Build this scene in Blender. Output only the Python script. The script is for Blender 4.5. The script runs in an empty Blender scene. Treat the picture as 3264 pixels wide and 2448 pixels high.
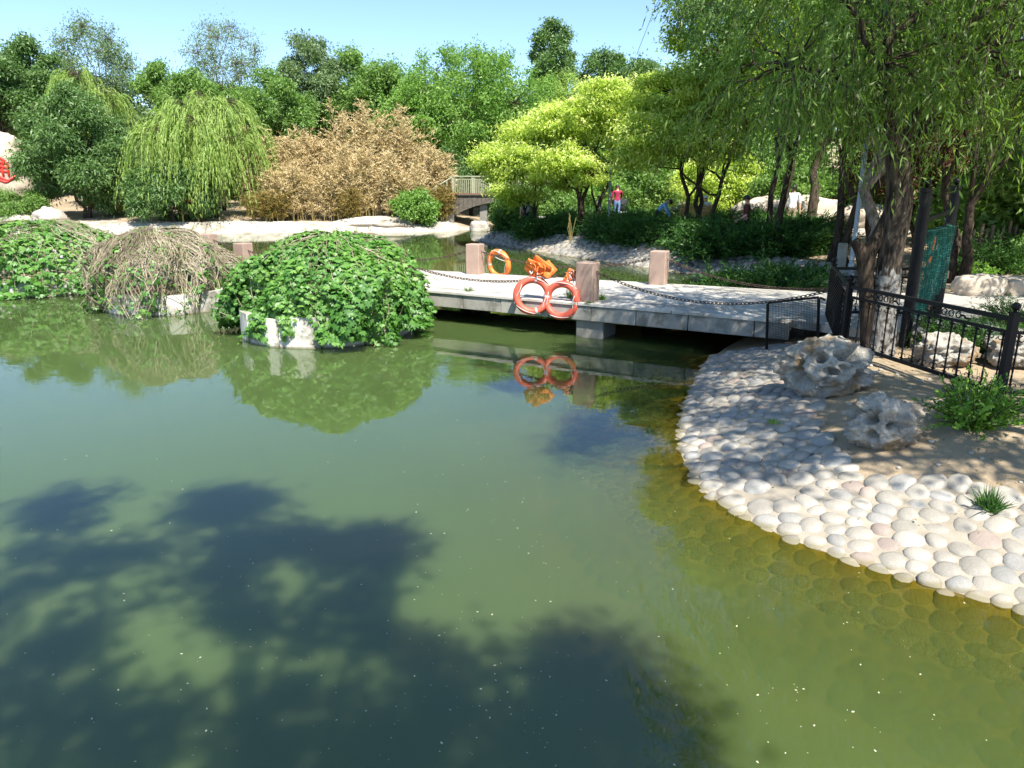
import bpy, bmesh, math, random
import numpy as np
from mathutils import Vector, Matrix, noise

SC = bpy.context.scene
COL = SC.collection
R = math.radians

# ------------------------------------------------------------------ camera, sky, sun, exposure
F_PX, PITCH, CAM_H = 2300.0, R(15.4), 2.6
cam_d = bpy.data.cameras.new("camera")
cam_d.sensor_width = 36.0
cam_d.lens = 36.0 * F_PX / 3264.0
cam_d.clip_start = 0.05
cam_d.clip_end = 2000
cam = bpy.data.objects.new("camera", cam_d)
cam.location = (0, 0, CAM_H)
cam.rotation_euler = (math.pi / 2 - PITCH, 0, 0)
COL.objects.link(cam)
SC.camera = cam

SUN_EL, SUN_AZ = R(56), R(158)          # azimuth clockwise from +Y (the view direction)
SUN_DIR = Vector((math.sin(SUN_AZ) * math.cos(SUN_EL), math.cos(SUN_AZ) * math.cos(SUN_EL), math.sin(SUN_EL)))
world = bpy.data.worlds.new("World")
SC.world = world
world.use_nodes = True
wn = world.node_tree
wn.nodes.clear()
w_out = wn.nodes.new("ShaderNodeOutputWorld")
w_bg = wn.nodes.new("ShaderNodeBackground")
w_sky = wn.nodes.new("ShaderNodeTexSky")
w_sky.sky_type = 'NISHITA'
w_sky.sun_disc = False
w_sky.sun_elevation = SUN_EL
w_sky.sun_rotation = SUN_AZ
w_sky.air_density = 1.0
w_sky.dust_density = 0.7
w_sky.altitude = 1500
w_sky.ozone_density = 4.0
w_bg.inputs["Strength"].default_value = 0.125
wn.links.new(w_sky.outputs[0], w_bg.inputs[0])
wn.links.new(w_bg.outputs[0], w_out.inputs[0])

sun_d = bpy.data.lights.new("sun", 'SUN')
sun_d.energy = 4.9
sun_d.angle = R(0.55)
sun_d.color = (1.0, 0.95, 0.86)
sun = bpy.data.objects.new("sun", sun_d)
sun.rotation_euler = SUN_DIR.to_track_quat('Z', 'Y').to_euler()
sun.location = (10, -12, 40)
COL.objects.link(sun)

SC.view_settings.view_transform = 'Standard'
SC.view_settings.look = 'None'
SC.view_settings.gamma = 1.0
SC.view_settings.exposure = 1.12
SC.render.engine = 'CYCLES'
SC.cycles.max_bounces = 7
SC.cycles.diffuse_bounces = 3
SC.cycles.glossy_bounces = 3
SC.cycles.transmission_bounces = 4
SC.cycles.transparent_max_bounces = 6
SC.cycles.caustics_reflective = False
SC.cycles.caustics_refractive = False
SC.cycles.use_denoising = True


# ------------------------------------------------------------------ pixel -> direction, put on a plane that the thing touches
def ray(x, y):
    u, v = (x - 1632) / F_PX, (1224 - y) / F_PX
    c, s = math.cos(PITCH), math.sin(PITCH)
    return (u, c + v * s, -s + v * c)


def P(x, y, z=0.0):
    d = ray(x, y)
    t = (z - CAM_H) / d[2]
    return Vector((d[0] * t, d[1] * t, z))


def D(x, y, Y):
    d = ray(x, y)
    t = Y / d[1]
    return Vector((d[0] * t, Y, CAM_H + d[2] * t))


# ------------------------------------------------------------------ materials
MATS = {}


class NT:
    def __init__(s, name):
        s.m = bpy.data.materials.new(name)
        s.m.use_nodes = True
        s.t = s.m.node_tree
        s.t.nodes.clear()
        s.out = s.n("OutputMaterial")

    def n(s, kind, **kw):
        nd = s.t.nodes.new("ShaderNode" + kind)
        for k, v in kw.items():
            setattr(nd, k, v)
        return nd

    def l(s, a, b):
        s.t.links.new(a, b)

    def noise(s, scale, detail=4, rough=0.55, coord='Object', dist=0.0):
        tc = s.n("TexCoord")
        nz = s.n("TexNoise")
        nz.inputs["Scale"].default_value = scale
        nz.inputs["Detail"].default_value = detail
        nz.inputs["Roughness"].default_value = rough
        nz.inputs["Distortion"].default_value = dist
        s.l(tc.outputs[coord], nz.inputs["Vector"])
        return nz.outputs["Fac"]

    def ramp(s, fac, stops):
        r = s.n("ValToRGB")
        e = r.color_ramp.elements
        while len(e) < len(stops):
            e.new(0.5)
        for el, (p, c) in zip(e, stops):
            el.position = p
            el.color = (*c, 1)
        s.l(fac, r.inputs[0])
        return r.outputs[0]

    def mix(s, fac, a, b, mode='MIX'):
        m = s.n("MixRGB", blend_type=mode)
        for i, v in ((0, fac), (1, a), (2, b)):
            if isinstance(v, (int, float)):
                m.inputs[i].default_value = v
            elif isinstance(v, tuple):
                m.inputs[i].default_value = (*v, 1)
            else:
                s.l(v, m.inputs[i])
        return m.outputs[0]

    def math(s, op, a, b=0.0, clamp=False):
        m = s.n("Math", operation=op, use_clamp=clamp)
        for i, v in ((0, a), (1, b)):
            if isinstance(v, (int, float)):
                m.inputs[i].default_value = v
            else:
                s.l(v, m.inputs[i])
        return m.outputs[0]

    def bump(s, h, strength, dist):
        b = s.n("Bump")
        b.inputs["Strength"].default_value = strength
        b.inputs["Distance"].default_value = dist
        s.l(h, b.inputs["Height"])
        return b.outputs[0]

    def attr(s, name):
        a = s.n("Attribute", attribute_name=name)
        return a.outputs["Fac"]

    def principled(s, col, rough=0.7, normal=None, spec=0.5, metal=0.0):
        p = s.n("BsdfPrincipled")
        if isinstance(col, tuple):
            p.inputs["Base Color"].default_value = (*col, 1)
        else:
            s.l(col, p.inputs["Base Color"])
        if isinstance(rough, (int, float)):
            p.inputs["Roughness"].default_value = rough
        else:
            s.l(rough, p.inputs["Roughness"])
        p.inputs["Specular IOR Level"].default_value = spec
        p.inputs["Metallic"].default_value = metal
        if normal is not None:
            s.l(normal, p.inputs["Normal"])
        s.l(p.outputs[0], s.out.inputs[0])
        return p


def stone(name, c1, c2, scale=6, bump=0.3, speck=0.0, rough=0.85, vary=0.25, bscale=40, bd=0.01, rust=None, wet=False):
    k = NT(name)
    col = k.ramp(k.noise(scale, 6, 0.65), [(0.3, c1), (0.7, c2)])
    if speck:
        col = k.mix(k.ramp(k.noise(160, 2, 0.5), [(0.42, (0, 0, 0)), (0.6, (1, 1, 1))]), col,
                    k.mix(speck, col, tuple(v * 0.3 for v in c1)))
    if rust:
        col = k.mix(k.ramp(k.noise(rust[1], 5, 0.6), [(0.5, (0, 0, 0)), (0.62, (1, 1, 1))]), col, rust[0])
    oi = k.n("ObjectInfo")
    v = k.math('MULTIPLY_ADD', oi.outputs["Random"], vary)
    k.t.nodes[-1].inputs[2].default_value = 1 - vary / 2
    col = k.mix(1.0, col, v, 'MULTIPLY')
    if wet:                                # algae and damp left by the water up to a few centimetres above it
        ge = k.n("NewGeometry")
        sx = k.n("SeparateXYZ")
        k.l(ge.outputs["Position"], sx.inputs[0])
        f = k.math('SUBTRACT', sx.outputs[2], k.math('MULTIPLY', k.noise(9, 3), 0.045))
        f = k.ramp(k.math('MULTIPLY_ADD', f, 18.0), [(0.35, (1, 1, 1)), (0.75, (0, 0, 0))])
        col = k.mix(k.math('MULTIPLY', f, 0.72), col, (0.17, 0.145, 0.07))
    k.principled(col, rough, k.bump(k.noise(bscale, 5, 0.6), bump, bd), 0.3)
    MATS[name] = k.m
    return k.m


def plain(name, c, rough=0.6, var=0.12, scale=12, metal=0.0, bump=0.0, spec=0.5):
    k = NT(name)
    col = k.ramp(k.noise(scale, 4), [(0.3, tuple(v * (1 - var) for v in c)), (0.7, tuple(min(1, v * (1 + var)) for v in c))])
    k.principled(col, rough, k.bump(k.noise(scale * 6, 3), bump, 0.004) if bump else None, spec, metal)
    MATS[name] = k.m
    return k.m


def leafmat(name, c1, c2, c3, trans=0.38, gloss=0.05, tcol=1.25):
    """leaf colour from each leaf's own random value, light also passes through"""
    k = NT(name)
    col = k.ramp(k.attr("rnd"), [(0.0, c1), (0.5, c2), (1.0, c3)])
    d = k.n("BsdfDiffuse")
    k.l(col, d.inputs[0])
    t = k.n("BsdfTranslucent")
    tc = k.mix(1.0, col, (tcol * 1.05, tcol * 1.15, tcol * 0.6), 'MULTIPLY')
    k.l(tc, t.inputs[0])
    m = k.n("MixShader")
    m.inputs[0].default_value = trans
    k.l(d.outputs[0], m.inputs[1])
    k.l(t.outputs[0], m.inputs[2])
    g = k.n("BsdfGlossy")
    g.inputs["Roughness"].default_value = 0.5
    m2 = k.n("MixShader")
    m2.inputs[0].default_value = gloss * 0.5
    k.l(m.outputs[0], m2.inputs[1])
    k.l(g.outputs[0], m2.inputs[2])
    k.l(m2.outputs[0], k.out.inputs[0])
    MATS[name] = k.m
    return k.m


def bark(name, c1, c2, whitewash=None):
    k = NT(name)
    tc = k.n("TexCoord")
    mp = k.n("Mapping")
    mp.inputs["Scale"].default_value = (1, 1, 0.22)
    k.l(tc.outputs["Object"], mp.inputs[0])
    nz = k.n("TexNoise")
    nz.inputs["Scale"].default_value = 22
    nz.inputs["Detail"].default_value = 6
    k.l(mp.outputs[0], nz.inputs["Vector"])
    col = k.ramp(nz.outputs["Fac"], [(0.35, c1), (0.65, c2)])
    if whitewash:
        sx = k.n("SeparateXYZ")
        k.l(tc.outputs["Object"], sx.inputs[0])
        f = k.math('MULTIPLY_ADD', nz.outputs["Fac"], 0.5)
        k.t.nodes[-1].inputs[2].default_value = whitewash - 0.25
        f = k.math('LESS_THAN', sx.outputs[2], f)
        f = k.math('MULTIPLY', f, k.ramp(k.noise(14, 4), [(0.38, (0, 0, 0)), (0.55, (1, 1, 1))]))
        col = k.mix(k.math('MULTIPLY', f, 0.7), col, (0.36, 0.35, 0.32))
    k.principled(col, 0.9, k.bump(nz.outputs["Fac"], 0.9, 0.03), 0.2)
    MATS[name] = k.m


leafmat("leaf_willow", (0.070, 0.145, 0.022), (0.135, 0.240, 0.034), (0.250, 0.360, 0.065), 0.5, 0.08)
leafmat("leaf_willow_pale", (0.17, 0.27, 0.050), (0.28, 0.40, 0.085), (0.42, 0.52, 0.16), 0.4, 0.05)
leafmat("leaf_golden", (0.16, 0.26, 0.030), (0.45, 0.55, 0.095), (0.82, 0.84, 0.38), 0.42, 0.04)
leafmat("leaf_golden_green", (0.13, 0.23, 0.025), (0.26, 0.38, 0.045), (0.46, 0.54, 0.095), 0.45, 0.04)
leafmat("leaf_dark", (0.061, 0.127, 0.032), (0.110, 0.207, 0.055), (0.195, 0.305, 0.098), 0.3, 0.07)
leafmat("leaf_mid", (0.101, 0.196, 0.039), (0.172, 0.297, 0.067), (0.267, 0.392, 0.118), 0.38, 0.05)
leafmat("leaf_bright", (0.114, 0.232, 0.038), (0.189, 0.335, 0.065), (0.286, 0.432, 0.108), 0.4, 0.05)
leafmat("leaf_grey", (0.110, 0.180, 0.075), (0.170, 0.250, 0.110), (0.240, 0.320, 0.160), 0.35, 0.05)
leafmat("leaf_bamboo", (0.39, 0.285, 0.130), (0.58, 0.445, 0.230), (0.75, 0.625, 0.37), 0.15, 0.05, 1.0)
leafmat("leaf_bamboo_olive", (0.15, 0.125, 0.030), (0.27, 0.20, 0.058), (0.40, 0.29, 0.10), 0.3, 0.05)
leafmat("leaf_juniper", (0.022, 0.070, 0.014), (0.045, 0.120, 0.022), (0.100, 0.215, 0.040), 0.25, 0.05)
leafmat("leaf_creeper", (0.055, 0.165, 0.022), (0.095, 0.250, 0.035), (0.200, 0.370, 0.070), 0.32, 0.10)
leafmat("leaf_bush", (0.095, 0.215, 0.025), (0.160, 0.320, 0.040), (0.260, 0.430, 0.070), 0.42, 0.06)
leafmat("leaf_red", (0.070, 0.028, 0.020), (0.125, 0.050, 0.030), (0.20, 0.095, 0.050), 0.3, 0.05)
leafmat("dead_twigs", (0.20, 0.165, 0.105), (0.31, 0.265, 0.18), (0.44, 0.39, 0.28), 0.05, 0.03)
bark("bark_dark", (0.022, 0.016, 0.011), (0.075, 0.055, 0.038))
bark("bark_brown", (0.030, 0.022, 0.016), (0.110, 0.082, 0.058))
bark("bark_willow", (0.018, 0.013, 0.010), (0.115, 0.09, 0.066), 1.1)
bark("bark_pale", (0.09, 0.072, 0.055), (0.24, 0.21, 0.17))
stone("granite_pink", (0.36, 0.25, 0.195), (0.47, 0.34, 0.27), 5, 0.25, 0.5, vary=0.15)
stone("granite_grey", (0.33, 0.31, 0.265), (0.45, 0.425, 0.37), 4, 0.4, 0.35, vary=0.22, rust=((0.20, 0.19, 0.155), 3.0))
stone("deck_stone", (0.50, 0.465, 0.40), (0.64, 0.60, 0.53), 1.6, 0.35, 0.2, vary=0.05, rust=((0.37, 0.345, 0.295), 1.1))
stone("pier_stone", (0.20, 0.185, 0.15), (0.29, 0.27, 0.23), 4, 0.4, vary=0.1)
stone("cobble", (0.29, 0.265, 0.22), (0.43, 0.40, 0.345), 5, 0.4, 0.25, vary=0.42, bscale=30, wet=True)
stone("cobble_rose", (0.27, 0.215, 0.18), (0.36, 0.30, 0.255), 4, 0.4, 0.2, vary=0.3, bscale=30, wet=True)
stone("cobble_blue", (0.25, 0.24, 0.22), (0.36, 0.35, 0.32), 4, 0.4, 0.25, vary=0.35, bscale=30, wet=True)
stone("mortar", (0.24, 0.205, 0.155), (0.38, 0.335, 0.265), 3, 0.5, vary=0.0, bscale=60)
stone("dirt", (0.27, 0.205, 0.13), (0.42, 0.33, 0.22), 1.5, 0.6, vary=0.0, bscale=35, bd=0.02)
stone("path_stone", (0.36, 0.335, 0.29), (0.48, 0.45, 0.40), 2, 0.3, 0.2, vary=0.05)
stone("shore_concrete", (0.36, 0.32, 0.26), (0.60, 0.55, 0.47), 1.6, 0.6, vary=0.1, bscale=10, bd=0.05, rust=((0.29, 0.25, 0.19), 0.9))
stone("planter_concrete", (0.50, 0.47, 0.41), (0.66, 0.63, 0.57), 3, 0.6, vary=0.2, bscale=22, bd=0.02, rust=((0.27, 0.25, 0.20), 2.5), wet=True)
stone("boulder_beige", (0.38, 0.31, 0.235), (0.55, 0.47, 0.37), 0.8, 0.6, vary=0.12, bscale=8, bd=0.04)
stone("karst", (0.20, 0.18, 0.15), (0.52, 0.49, 0.42), 8, 0.9, vary=0.06, bscale=30, bd=0.03, rust=((0.27, 0.185, 0.10), 3.2))
plain("iron_black", (0.009, 0.009, 0.010), 0.5, 0.2, spec=0.25)
plain("chain_rust", (0.085, 0.052, 0.035), 0.75, 0.35, 30)
plain("ring_red", (0.62, 0.105, 0.060), 0.5, 0.16, 5, bump=0.1)
plain("ring_orange", (0.78, 0.20, 0.035), 0.5, 0.14, 5, bump=0.1)
plain("vest_orange", (0.80, 0.19, 0.030), 0.6, 0.15, 14, bump=0.2)
plain("rope_white", (0.62, 0.60, 0.56), 0.8, 0.1)
plain("tape_grey", (0.42, 0.42, 0.42), 0.35, 0.1)
plain("wood_grey", (0.105, 0.088, 0.068), 0.85, 0.35, 9, bump=0.4)
plain("rail_olive", (0.30, 0.30, 0.185), 0.7, 0.15, 8)
plain("under_red", (0.20, 0.065, 0.035), 0.8, 0.2)
plain("bench_wood", (0.56, 0.35, 0.10), 0.6, 0.15)
plain("pole_grey", (0.34, 0.38, 0.42), 0.4, 0.08)
plain("paint_red", (0.66, 0.035, 0.022), 0.5, 0.15)
plain("net_green", (0.015, 0.17, 0.115), 0.6, 0.3, 20)
plain("net_pale", (0.10, 0.36, 0.24), 0.6, 0.3, 20)
plain("weathered_wood", (0.17, 0.12, 0.085), 0.85, 0.3, 9, bump=0.3)
plain("skin", (0.50, 0.30, 0.20), 0.55, 0.06)
plain("hair", (0.012, 0.010, 0.009), 0.5, 0.1)
plain("cloth_crimson", (0.36, 0.022, 0.075), 0.8, 0.12)
plain("cloth_blue", (0.22, 0.42, 0.72), 0.8, 0.1)
plain("cloth_maroon", (0.085, 0.017, 0.014), 0.8, 0.15)
plain("cloth_white", (0.68, 0.72, 0.74), 0.8, 0.05)
plain("cloth_lilac", (0.50, 0.48, 0.58), 0.8, 0.08)
plain("cloth_black", (0.012, 0.012, 0.016), 0.8, 0.1)
plain("cloth_denim", (0.16, 0.28, 0.48), 0.85, 0.12)
plain("cloth_khaki", (0.33, 0.25, 0.16), 0.85, 0.1)
plain("leaf_litter", (0.55, 0.55, 0.40), 0.7, 0.3)
plain("blue_litter", (0.03, 0.06, 0.40), 0.5, 0.1)

# water: turbid green body that lets the shallow bed show, mirror reflection by Fresnel on top
k = NT("water")
tc = k.n("TexCoord")
mp = k.n("Mapping")
mp.inputs["Scale"].default_value = (1.0, 1.5, 1.0)
k.l(tc.outputs["Object"], mp.inputs[0])
nz1 = k.n("TexNoise")
nz1.inputs["Scale"].default_value = 2.2
nz1.inputs["Detail"].default_value = 3
nz2 = k.n("TexNoise")
nz2.inputs["Scale"].default_value = 7.0
nz2.inputs["Detail"].default_value = 2
for q in (nz1, nz2):
    k.l(mp.outputs[0], q.inputs["Vector"])
hgt = k.math('MULTIPLY_ADD', nz2.outputs["Fac"], 0.22)
k.l(nz1.outputs["Fac"], k.t.nodes[-1].inputs[2])
bmp = k.bump(hgt, 0.06, 0.02)
sss = k.n("SubsurfaceScattering", falloff='BURLEY')
sss.inputs["Scale"].default_value = 1.0
sss.inputs["Radius"].default_value = (0.30, 0.34, 0.22)
big = k.noise(0.25, 2)
wcol = k.ramp(big, [(0.3, (0.060, 0.095, 0.028)), (0.7, (0.072, 0.110, 0.035))])
k.l(wcol, sss.inputs["Color"])
trn = k.n("BsdfTransparent")
trn.inputs[0].default_value = (0.74, 0.66, 0.17, 1)
dep = k.attr("depth")
opa = k.math('SUBTRACT', 1.0, k.math('POWER', 2.71828, k.math('MULTIPLY', dep, -3.8)), True)
body = k.n("MixShader")
k.l(opa, body.inputs[0])
k.l(trn.outputs[0], body.inputs[1])
k.l(sss.outputs[0], body.inputs[2])
glo = k.n("BsdfGlossy")
glo.inputs["Roughness"].default_value = 0.0
k.l(bmp, glo.inputs["Normal"])
fr = k.n("Fresnel")
fr.inputs["IOR"].default_value = 1.7
k.l(bmp, fr.inputs["Normal"])
surf = k.n("MixShader")
k.l(fr.outputs[0], surf.inputs[0])
k.l(body.outputs[0], surf.inputs[1])
k.l(glo.outputs[0], surf.inputs[2])
k.l(surf.outputs[0], k.out.inputs[0])
MATS["water"] = k.m


# ------------------------------------------------------------------ mesh helpers
def tag(o, label=None, cat=None, group=None, kind=None):
    if label: o["label"] = label
    if cat: o["category"] = cat
    if group: o["group"] = group
    if kind: o["kind"] = kind
    return o


def empty(name, loc=(0, 0, 0), rz=0.0):
    o = bpy.data.objects.new(name, None)
    o.empty_display_size = 0.2
    o.location = loc
    o.rotation_euler = (0, 0, rz)
    COL.objects.link(o)
    return o


def link(name, me, mat, parent=None, loc=None):
    if mat is not None and not me.materials:
        me.materials.append(MATS[mat])
    o = bpy.data.objects.new(name, me)
    if loc is not None:
        o.location = loc
    if parent is not None:
        o.parent = parent
    COL.objects.link(o)
    return o


def copy_tree(o, parent=None):
    c = o.copy()
    COL.objects.link(c)
    c.parent = parent
    for ch in o.children:
        copy_tree(ch, c)
    return c


def np_mesh(name, V, Fq, smooth=False, attrs=None):
    V = np.asarray(V, dtype=np.float32)
    Fq = np.asarray(Fq, dtype=np.int32)
    n = Fq.shape[1]
    me = bpy.data.meshes.new(name)
    me.vertices.add(len(V))
    me.vertices.foreach_set("co", V.ravel())
    me.loops.add(Fq.size)
    me.loops.foreach_set("vertex_index", Fq.ravel())
    me.polygons.add(len(Fq))
    me.polygons.foreach_set("loop_start", np.arange(0, Fq.size, n, dtype=np.int32))
    me.polygons.foreach_set("loop_total", np.full(len(Fq), n, dtype=np.int32))
    if smooth:
        me.polygons.foreach_set("use_smooth", np.ones(len(Fq), dtype=bool))
    me.update(calc_edges=True)
    for an, av in (attrs or {}).items():
        a = me.attributes.new(an, 'FLOAT', 'POINT')
        a.data.foreach_set("value", np.asarray(av, dtype=np.float32))
    return me


class B:
    """collects shapes, then links them as ONE mesh"""
    def __init__(s):
        s.v, s.f = [], []

    def add(s, vs, fs, M=None):
        o = len(s.v)
        s.v += [tuple(M @ Vector(p)) if M is not None else tuple(p) for p in vs]
        s.f += [tuple(i + o for i in f) for f in fs]
        return s

    def box(s, c, size, M=None, rz=0.0, bev=0.0):
        hx, hy, hz = (q / 2 for q in size)
        T = Matrix.Translation(c) @ Matrix.Rotation(rz, 4, 'Z')
        if M is not None:
            T = M @ T
        if bev <= 0:
            vs = [(x, y, z) for x in (-hx, hx) for y in (-hy, hy) for z in (-hz, hz)]
            fs = [(0, 1, 3, 2), (4, 6, 7, 5), (0, 4, 5, 1), (2, 3, 7, 6), (0, 2, 6, 4), (1, 5, 7, 3)]
            return s.add(vs, fs, T)
        bm = bmesh.new()
        bmesh.ops.create_cube(bm, size=1)
        bmesh.ops.scale(bm, vec=(2 * hx, 2 * hy, 2 * hz), verts=bm.verts)
        bmesh.ops.bevel(bm, geom=bm.edges[:], offset=bev, segments=1, affect='EDGES')
        bm.verts.index_update()
        s.add([v.co[:] for v in bm.verts], [[v.index for v in f.verts] for f in bm.faces], T)
        bm.free()
        return s

    def tube(s, pts, rad, n=8, M=None, closed=False, cap=True):
        pts = [Vector(p) for p in pts]
        m = len(pts)
        if not isinstance(rad, (list, tuple, np.ndarray)):
            rad = [rad] * m
        vs, fs = [], []
        prev = None
        for i, p in enumerate(pts):
            a = pts[i - 1] if (i > 0 or closed) else pts[i]
            b = pts[(i + 1) % m] if (i < m - 1 or closed) else pts[i]
            t = (b - a)
            if t.length < 1e-9: t = Vector((0, 0, 1))
            t.normalize()
            if prev is None:
                ref = Vector((0, 0, 1)) if abs(t.z) < 0.9 else Vector((1, 0, 0))
                u = t.cross(ref).normalized()
            else:
                u = (prev - t * prev.dot(t))
                u = u.normalized() if u.length > 1e-6 else t.orthogonal().normalized()
            prev = u
            w = t.cross(u)
            for j in range(n):
                an = 2 * math.pi * j / n
                vs.append(p + (u * math.cos(an) + w * math.sin(an)) * rad[i])
        for i in range(m if closed else m - 1):
            for j in range(n):
                a, b = i * n + j, i * n + (j + 1) % n
                i2 = (i + 1) % m
                fs.append((a, b, i2 * n + (j + 1) % n, i2 * n + j))
        if cap and not closed:
            fs.append(tuple(range(n - 1, -1, -1)))
            fs.append(tuple((m - 1) * n + j for j in range(n)))
        return s.add(vs, fs, M)

    def lathe(s, prof, n=16, M=None):
        vs, fs = [], []
        for r, z in prof:
            for j in range(n):
                a = 2 * math.pi * j / n
                vs.append((r * math.cos(a), r * math.sin(a), z))
        for i in range(len(prof) - 1):
            for j in range(n):
                fs.append((i * n + j, i * n + (j + 1) % n, (i + 1) * n + (j + 1) % n, (i + 1) * n + j))
        fs.append(tuple(range(n - 1, -1, -1)))
        fs.append(tuple((len(prof) - 1) * n + j for j in range(n)))
        return s.add(vs, fs, M)

    def prism(s, poly, z0, z1, M=None):
        n = len(poly)
        vs = [(x, y, z0) for x, y in poly] + [(x, y, z1) for x, y in poly]
        fs = [tuple(range(n - 1, -1, -1)), tuple(range(n, 2 * n))]
        fs += [(i, (i + 1) % n, n + (i + 1) % n, n + i) for i in range(n)]
        return s.add(vs, fs, M)

    def mesh(s, name, smooth=False):
        me = bpy.data.meshes.new(name)
        me.from_pydata(s.v, [], s.f)
        bm = bmesh.new()
        bm.from_mesh(me)
        bmesh.ops.recalc_face_normals(bm, faces=bm.faces)
        bm.to_mesh(me)
        bm.free()
        if smooth:
            me.polygons.foreach_set("use_smooth", np.ones(len(me.polygons), dtype=bool))
        return me

    def build(s, name, mat, parent=None, smooth=False, loc=None):
        return link(name, s.mesh(name, smooth), mat, parent, loc)


def catmull(pts, n=8, closed=False):
    pts = [np.array(p, float) for p in pts]
    m = len(pts)
    out = []
    for i in range(m if closed else m - 1):
        p0 = pts[(i - 1) % m] if (closed or i > 0) else pts[0]
        p1, p2 = pts[i], pts[(i + 1) % m]
        p3 = pts[(i + 2) % m] if (closed or i + 2 < m) else pts[-1]
        for k_ in range(n):
            t = k_ / n
            out.append(0.5 * (2 * p1 + (p2 - p0) * t + (2 * p0 - 5 * p1 + 4 * p2 - p3) * t * t + (3 * p1 - p0 - 3 * p2 + p3) * t ** 3))
    if not closed:
        out.append(pts[-1])
    return np.array(out)


# ------------------------------------------------------------------ terrain
LAKE_CTRL = [(4.6, -6), (4.3, 0), (4.0, 2.4), (3.56, 3.80), (3.18, 4.12), (2.84, 4.37), (2.47, 4.69), (2.09, 5.11), (1.87, 5.51),
             (1.72, 6.07), (1.82, 7.21), (2.35, 9.00), (3.35, 11.4), (5.0, 13.8), (6.3, 16.2), (7.05, 18.6), (6.69, 20.07),
             (5.09, 22.72), (3.02, 26.14), (0.88, 29.99), (-1.2, 34.6), (-1.75, 36.6), (-1.0, 39.5), (0.6, 42.5), (2.6, 46.5), (3.5, 53),
             (0.2, 53), (-1.6, 48), (-3.02, 44.3), (-5.99, 42.4), (-11.25, 41.8), (-18.0, 41.0), (-25.86, 41.0), (-33, 38),
             (-38, 28), (-38, 4), (-30, -9), (-10, -11)]
LAKE = catmull(LAKE_CTRL, 7, True)


def sdist(x, y):
    """signed distance to the shore, positive on land"""
    x = np.asarray(x, float).ravel()
    y = np.asarray(y, float).ravel()
    d2 = np.full(x.shape, 1e18)
    ins = np.zeros(x.shape, bool)
    A = LAKE
    Bp = np.roll(LAKE, -1, 0)
    for (ax, ay), (bx, by) in zip(A, Bp):
        dx, dy = bx - ax, by - ay
        t = np.clip(((x - ax) * dx + (y - ay) * dy) / (dx * dx + dy * dy + 1e-12), 0, 1)
        d2 = np.minimum(d2, (x - ax - t * dx) ** 2 + (y - ay - t * dy) ** 2)
        if abs(dy) > 1e-12:
            c = ((ay > y) != (by > y)) & (x < dx * (y - ay) / dy + ax)
            ins ^= c
    d = np.sqrt(d2)
    return np.where(ins, -d, d)


def sstep(a, b, t):
    t = np.clip((t - a) / (b - a), 0, 1)
    return t * t * (3 - 2 * t)


def hgt_at(x, y, d=None):
    x = np.asarray(x, float)
    y = np.asarray(y, float)
    shp = x.shape
    x, y = x.ravel(), y.ravel()
    if d is None:
        d = sdist(x, y)
    back = sstep(14, 19, y)
    slope = 0.235 + 0.16 * back
    land = np.minimum(slope * d, 0.50 + 0.03 * back) + 0.02 * np.clip(d - 2.2, 0, 3) * (1 - back)
    land += np.clip((d - 2.0) * 0.12, 0, 0.42) * back
    land += 0.085 * np.clip(d - 9, 0, 70) * sstep(36, 50, y)
    land += 0.05 * np.clip(d - 14, 0, 70) * sstep(10, 30, x) * back
    bed = np.maximum((0.15 + 0.15 * back) * d - 0.075 * (1 - np.exp(np.minimum(d, 0) * 5)), -1.3)
    z = np.where(d < 0, bed, land)
    z += 0.018 * np.sin(x * 2.3 + 1.1 * np.sin(y * 1.7)) * np.sin(y * 2.9 + x) * (np.abs(d) > 0.6)
    return z.reshape(shp)


def gz(x, y):
    return float(hgt_at(np.array([x]), np.array([y]))[0])


def lines(segs):
    out = []
    for a, b, st in segs:
        out += list(np.arange(a, b, st))
    return np.array(out + [segs[-1][1]])


gx = lines([(-400, -60, 20), (-60, -34, 2), (-34, -8, 0.8), (-8, 0.8, 0.4), (0.8, 8, 0.14), (8, 16, 0.4), (16, 60, 2), (60, 400, 20)])
gy = lines([(-60, -12, 4), (-12, 2, 0.6), (2, 14, 0.16), (14, 46, 0.5), (46, 60, 1), (60, 120, 3), (120, 600, 25)])
GX, GY = np.meshgrid(gx, gy)
GD = sdist(GX, GY)
GZ = hgt_at(GX, GY, GD)
nxx, nyy = len(gx), len(gy)
idx = np.arange(nxx * nyy).reshape(nyy, nxx)
quads = np.stack([idx[:-1, :-1], idx[:-1, 1:], idx[1:, 1:], idx[1:, :-1]], -1).reshape(-1, 4)
gV = np.stack([GX.ravel(), GY.ravel(), GZ.ravel()], 1)
ground = link("ground", np_mesh("ground", gV, quads, True), "dirt")
tag(ground, kind="structure")
# water sheet on the same grid, kept to the lake and a little past the shore line
keep = (GD[quads] < 0.45).any(1) & (np.abs(gV[quads][:, :, 0]).max(1) < 60) & (gV[quads][:, :, 1].max(1) < 62) & (gV[quads][:, :, 1].min(1) > -12)
wq = quads[keep]
used, inv = np.unique(wq, return_inverse=True)
wV = gV[used].copy()
wdep = np.clip(-wV[:, 2], 0, 2)
wV[:, 2] = 0.0
water = link("water", np_mesh("water", wV, inv.reshape(-1, 4), True, {"depth": wdep}), "water")
tag(water, kind="structure")

# ------------------------------------------------------------------ foliage tools
def unit(a):
    return a / (np.linalg.norm(a, axis=-1, keepdims=True) + 1e-9)


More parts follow.
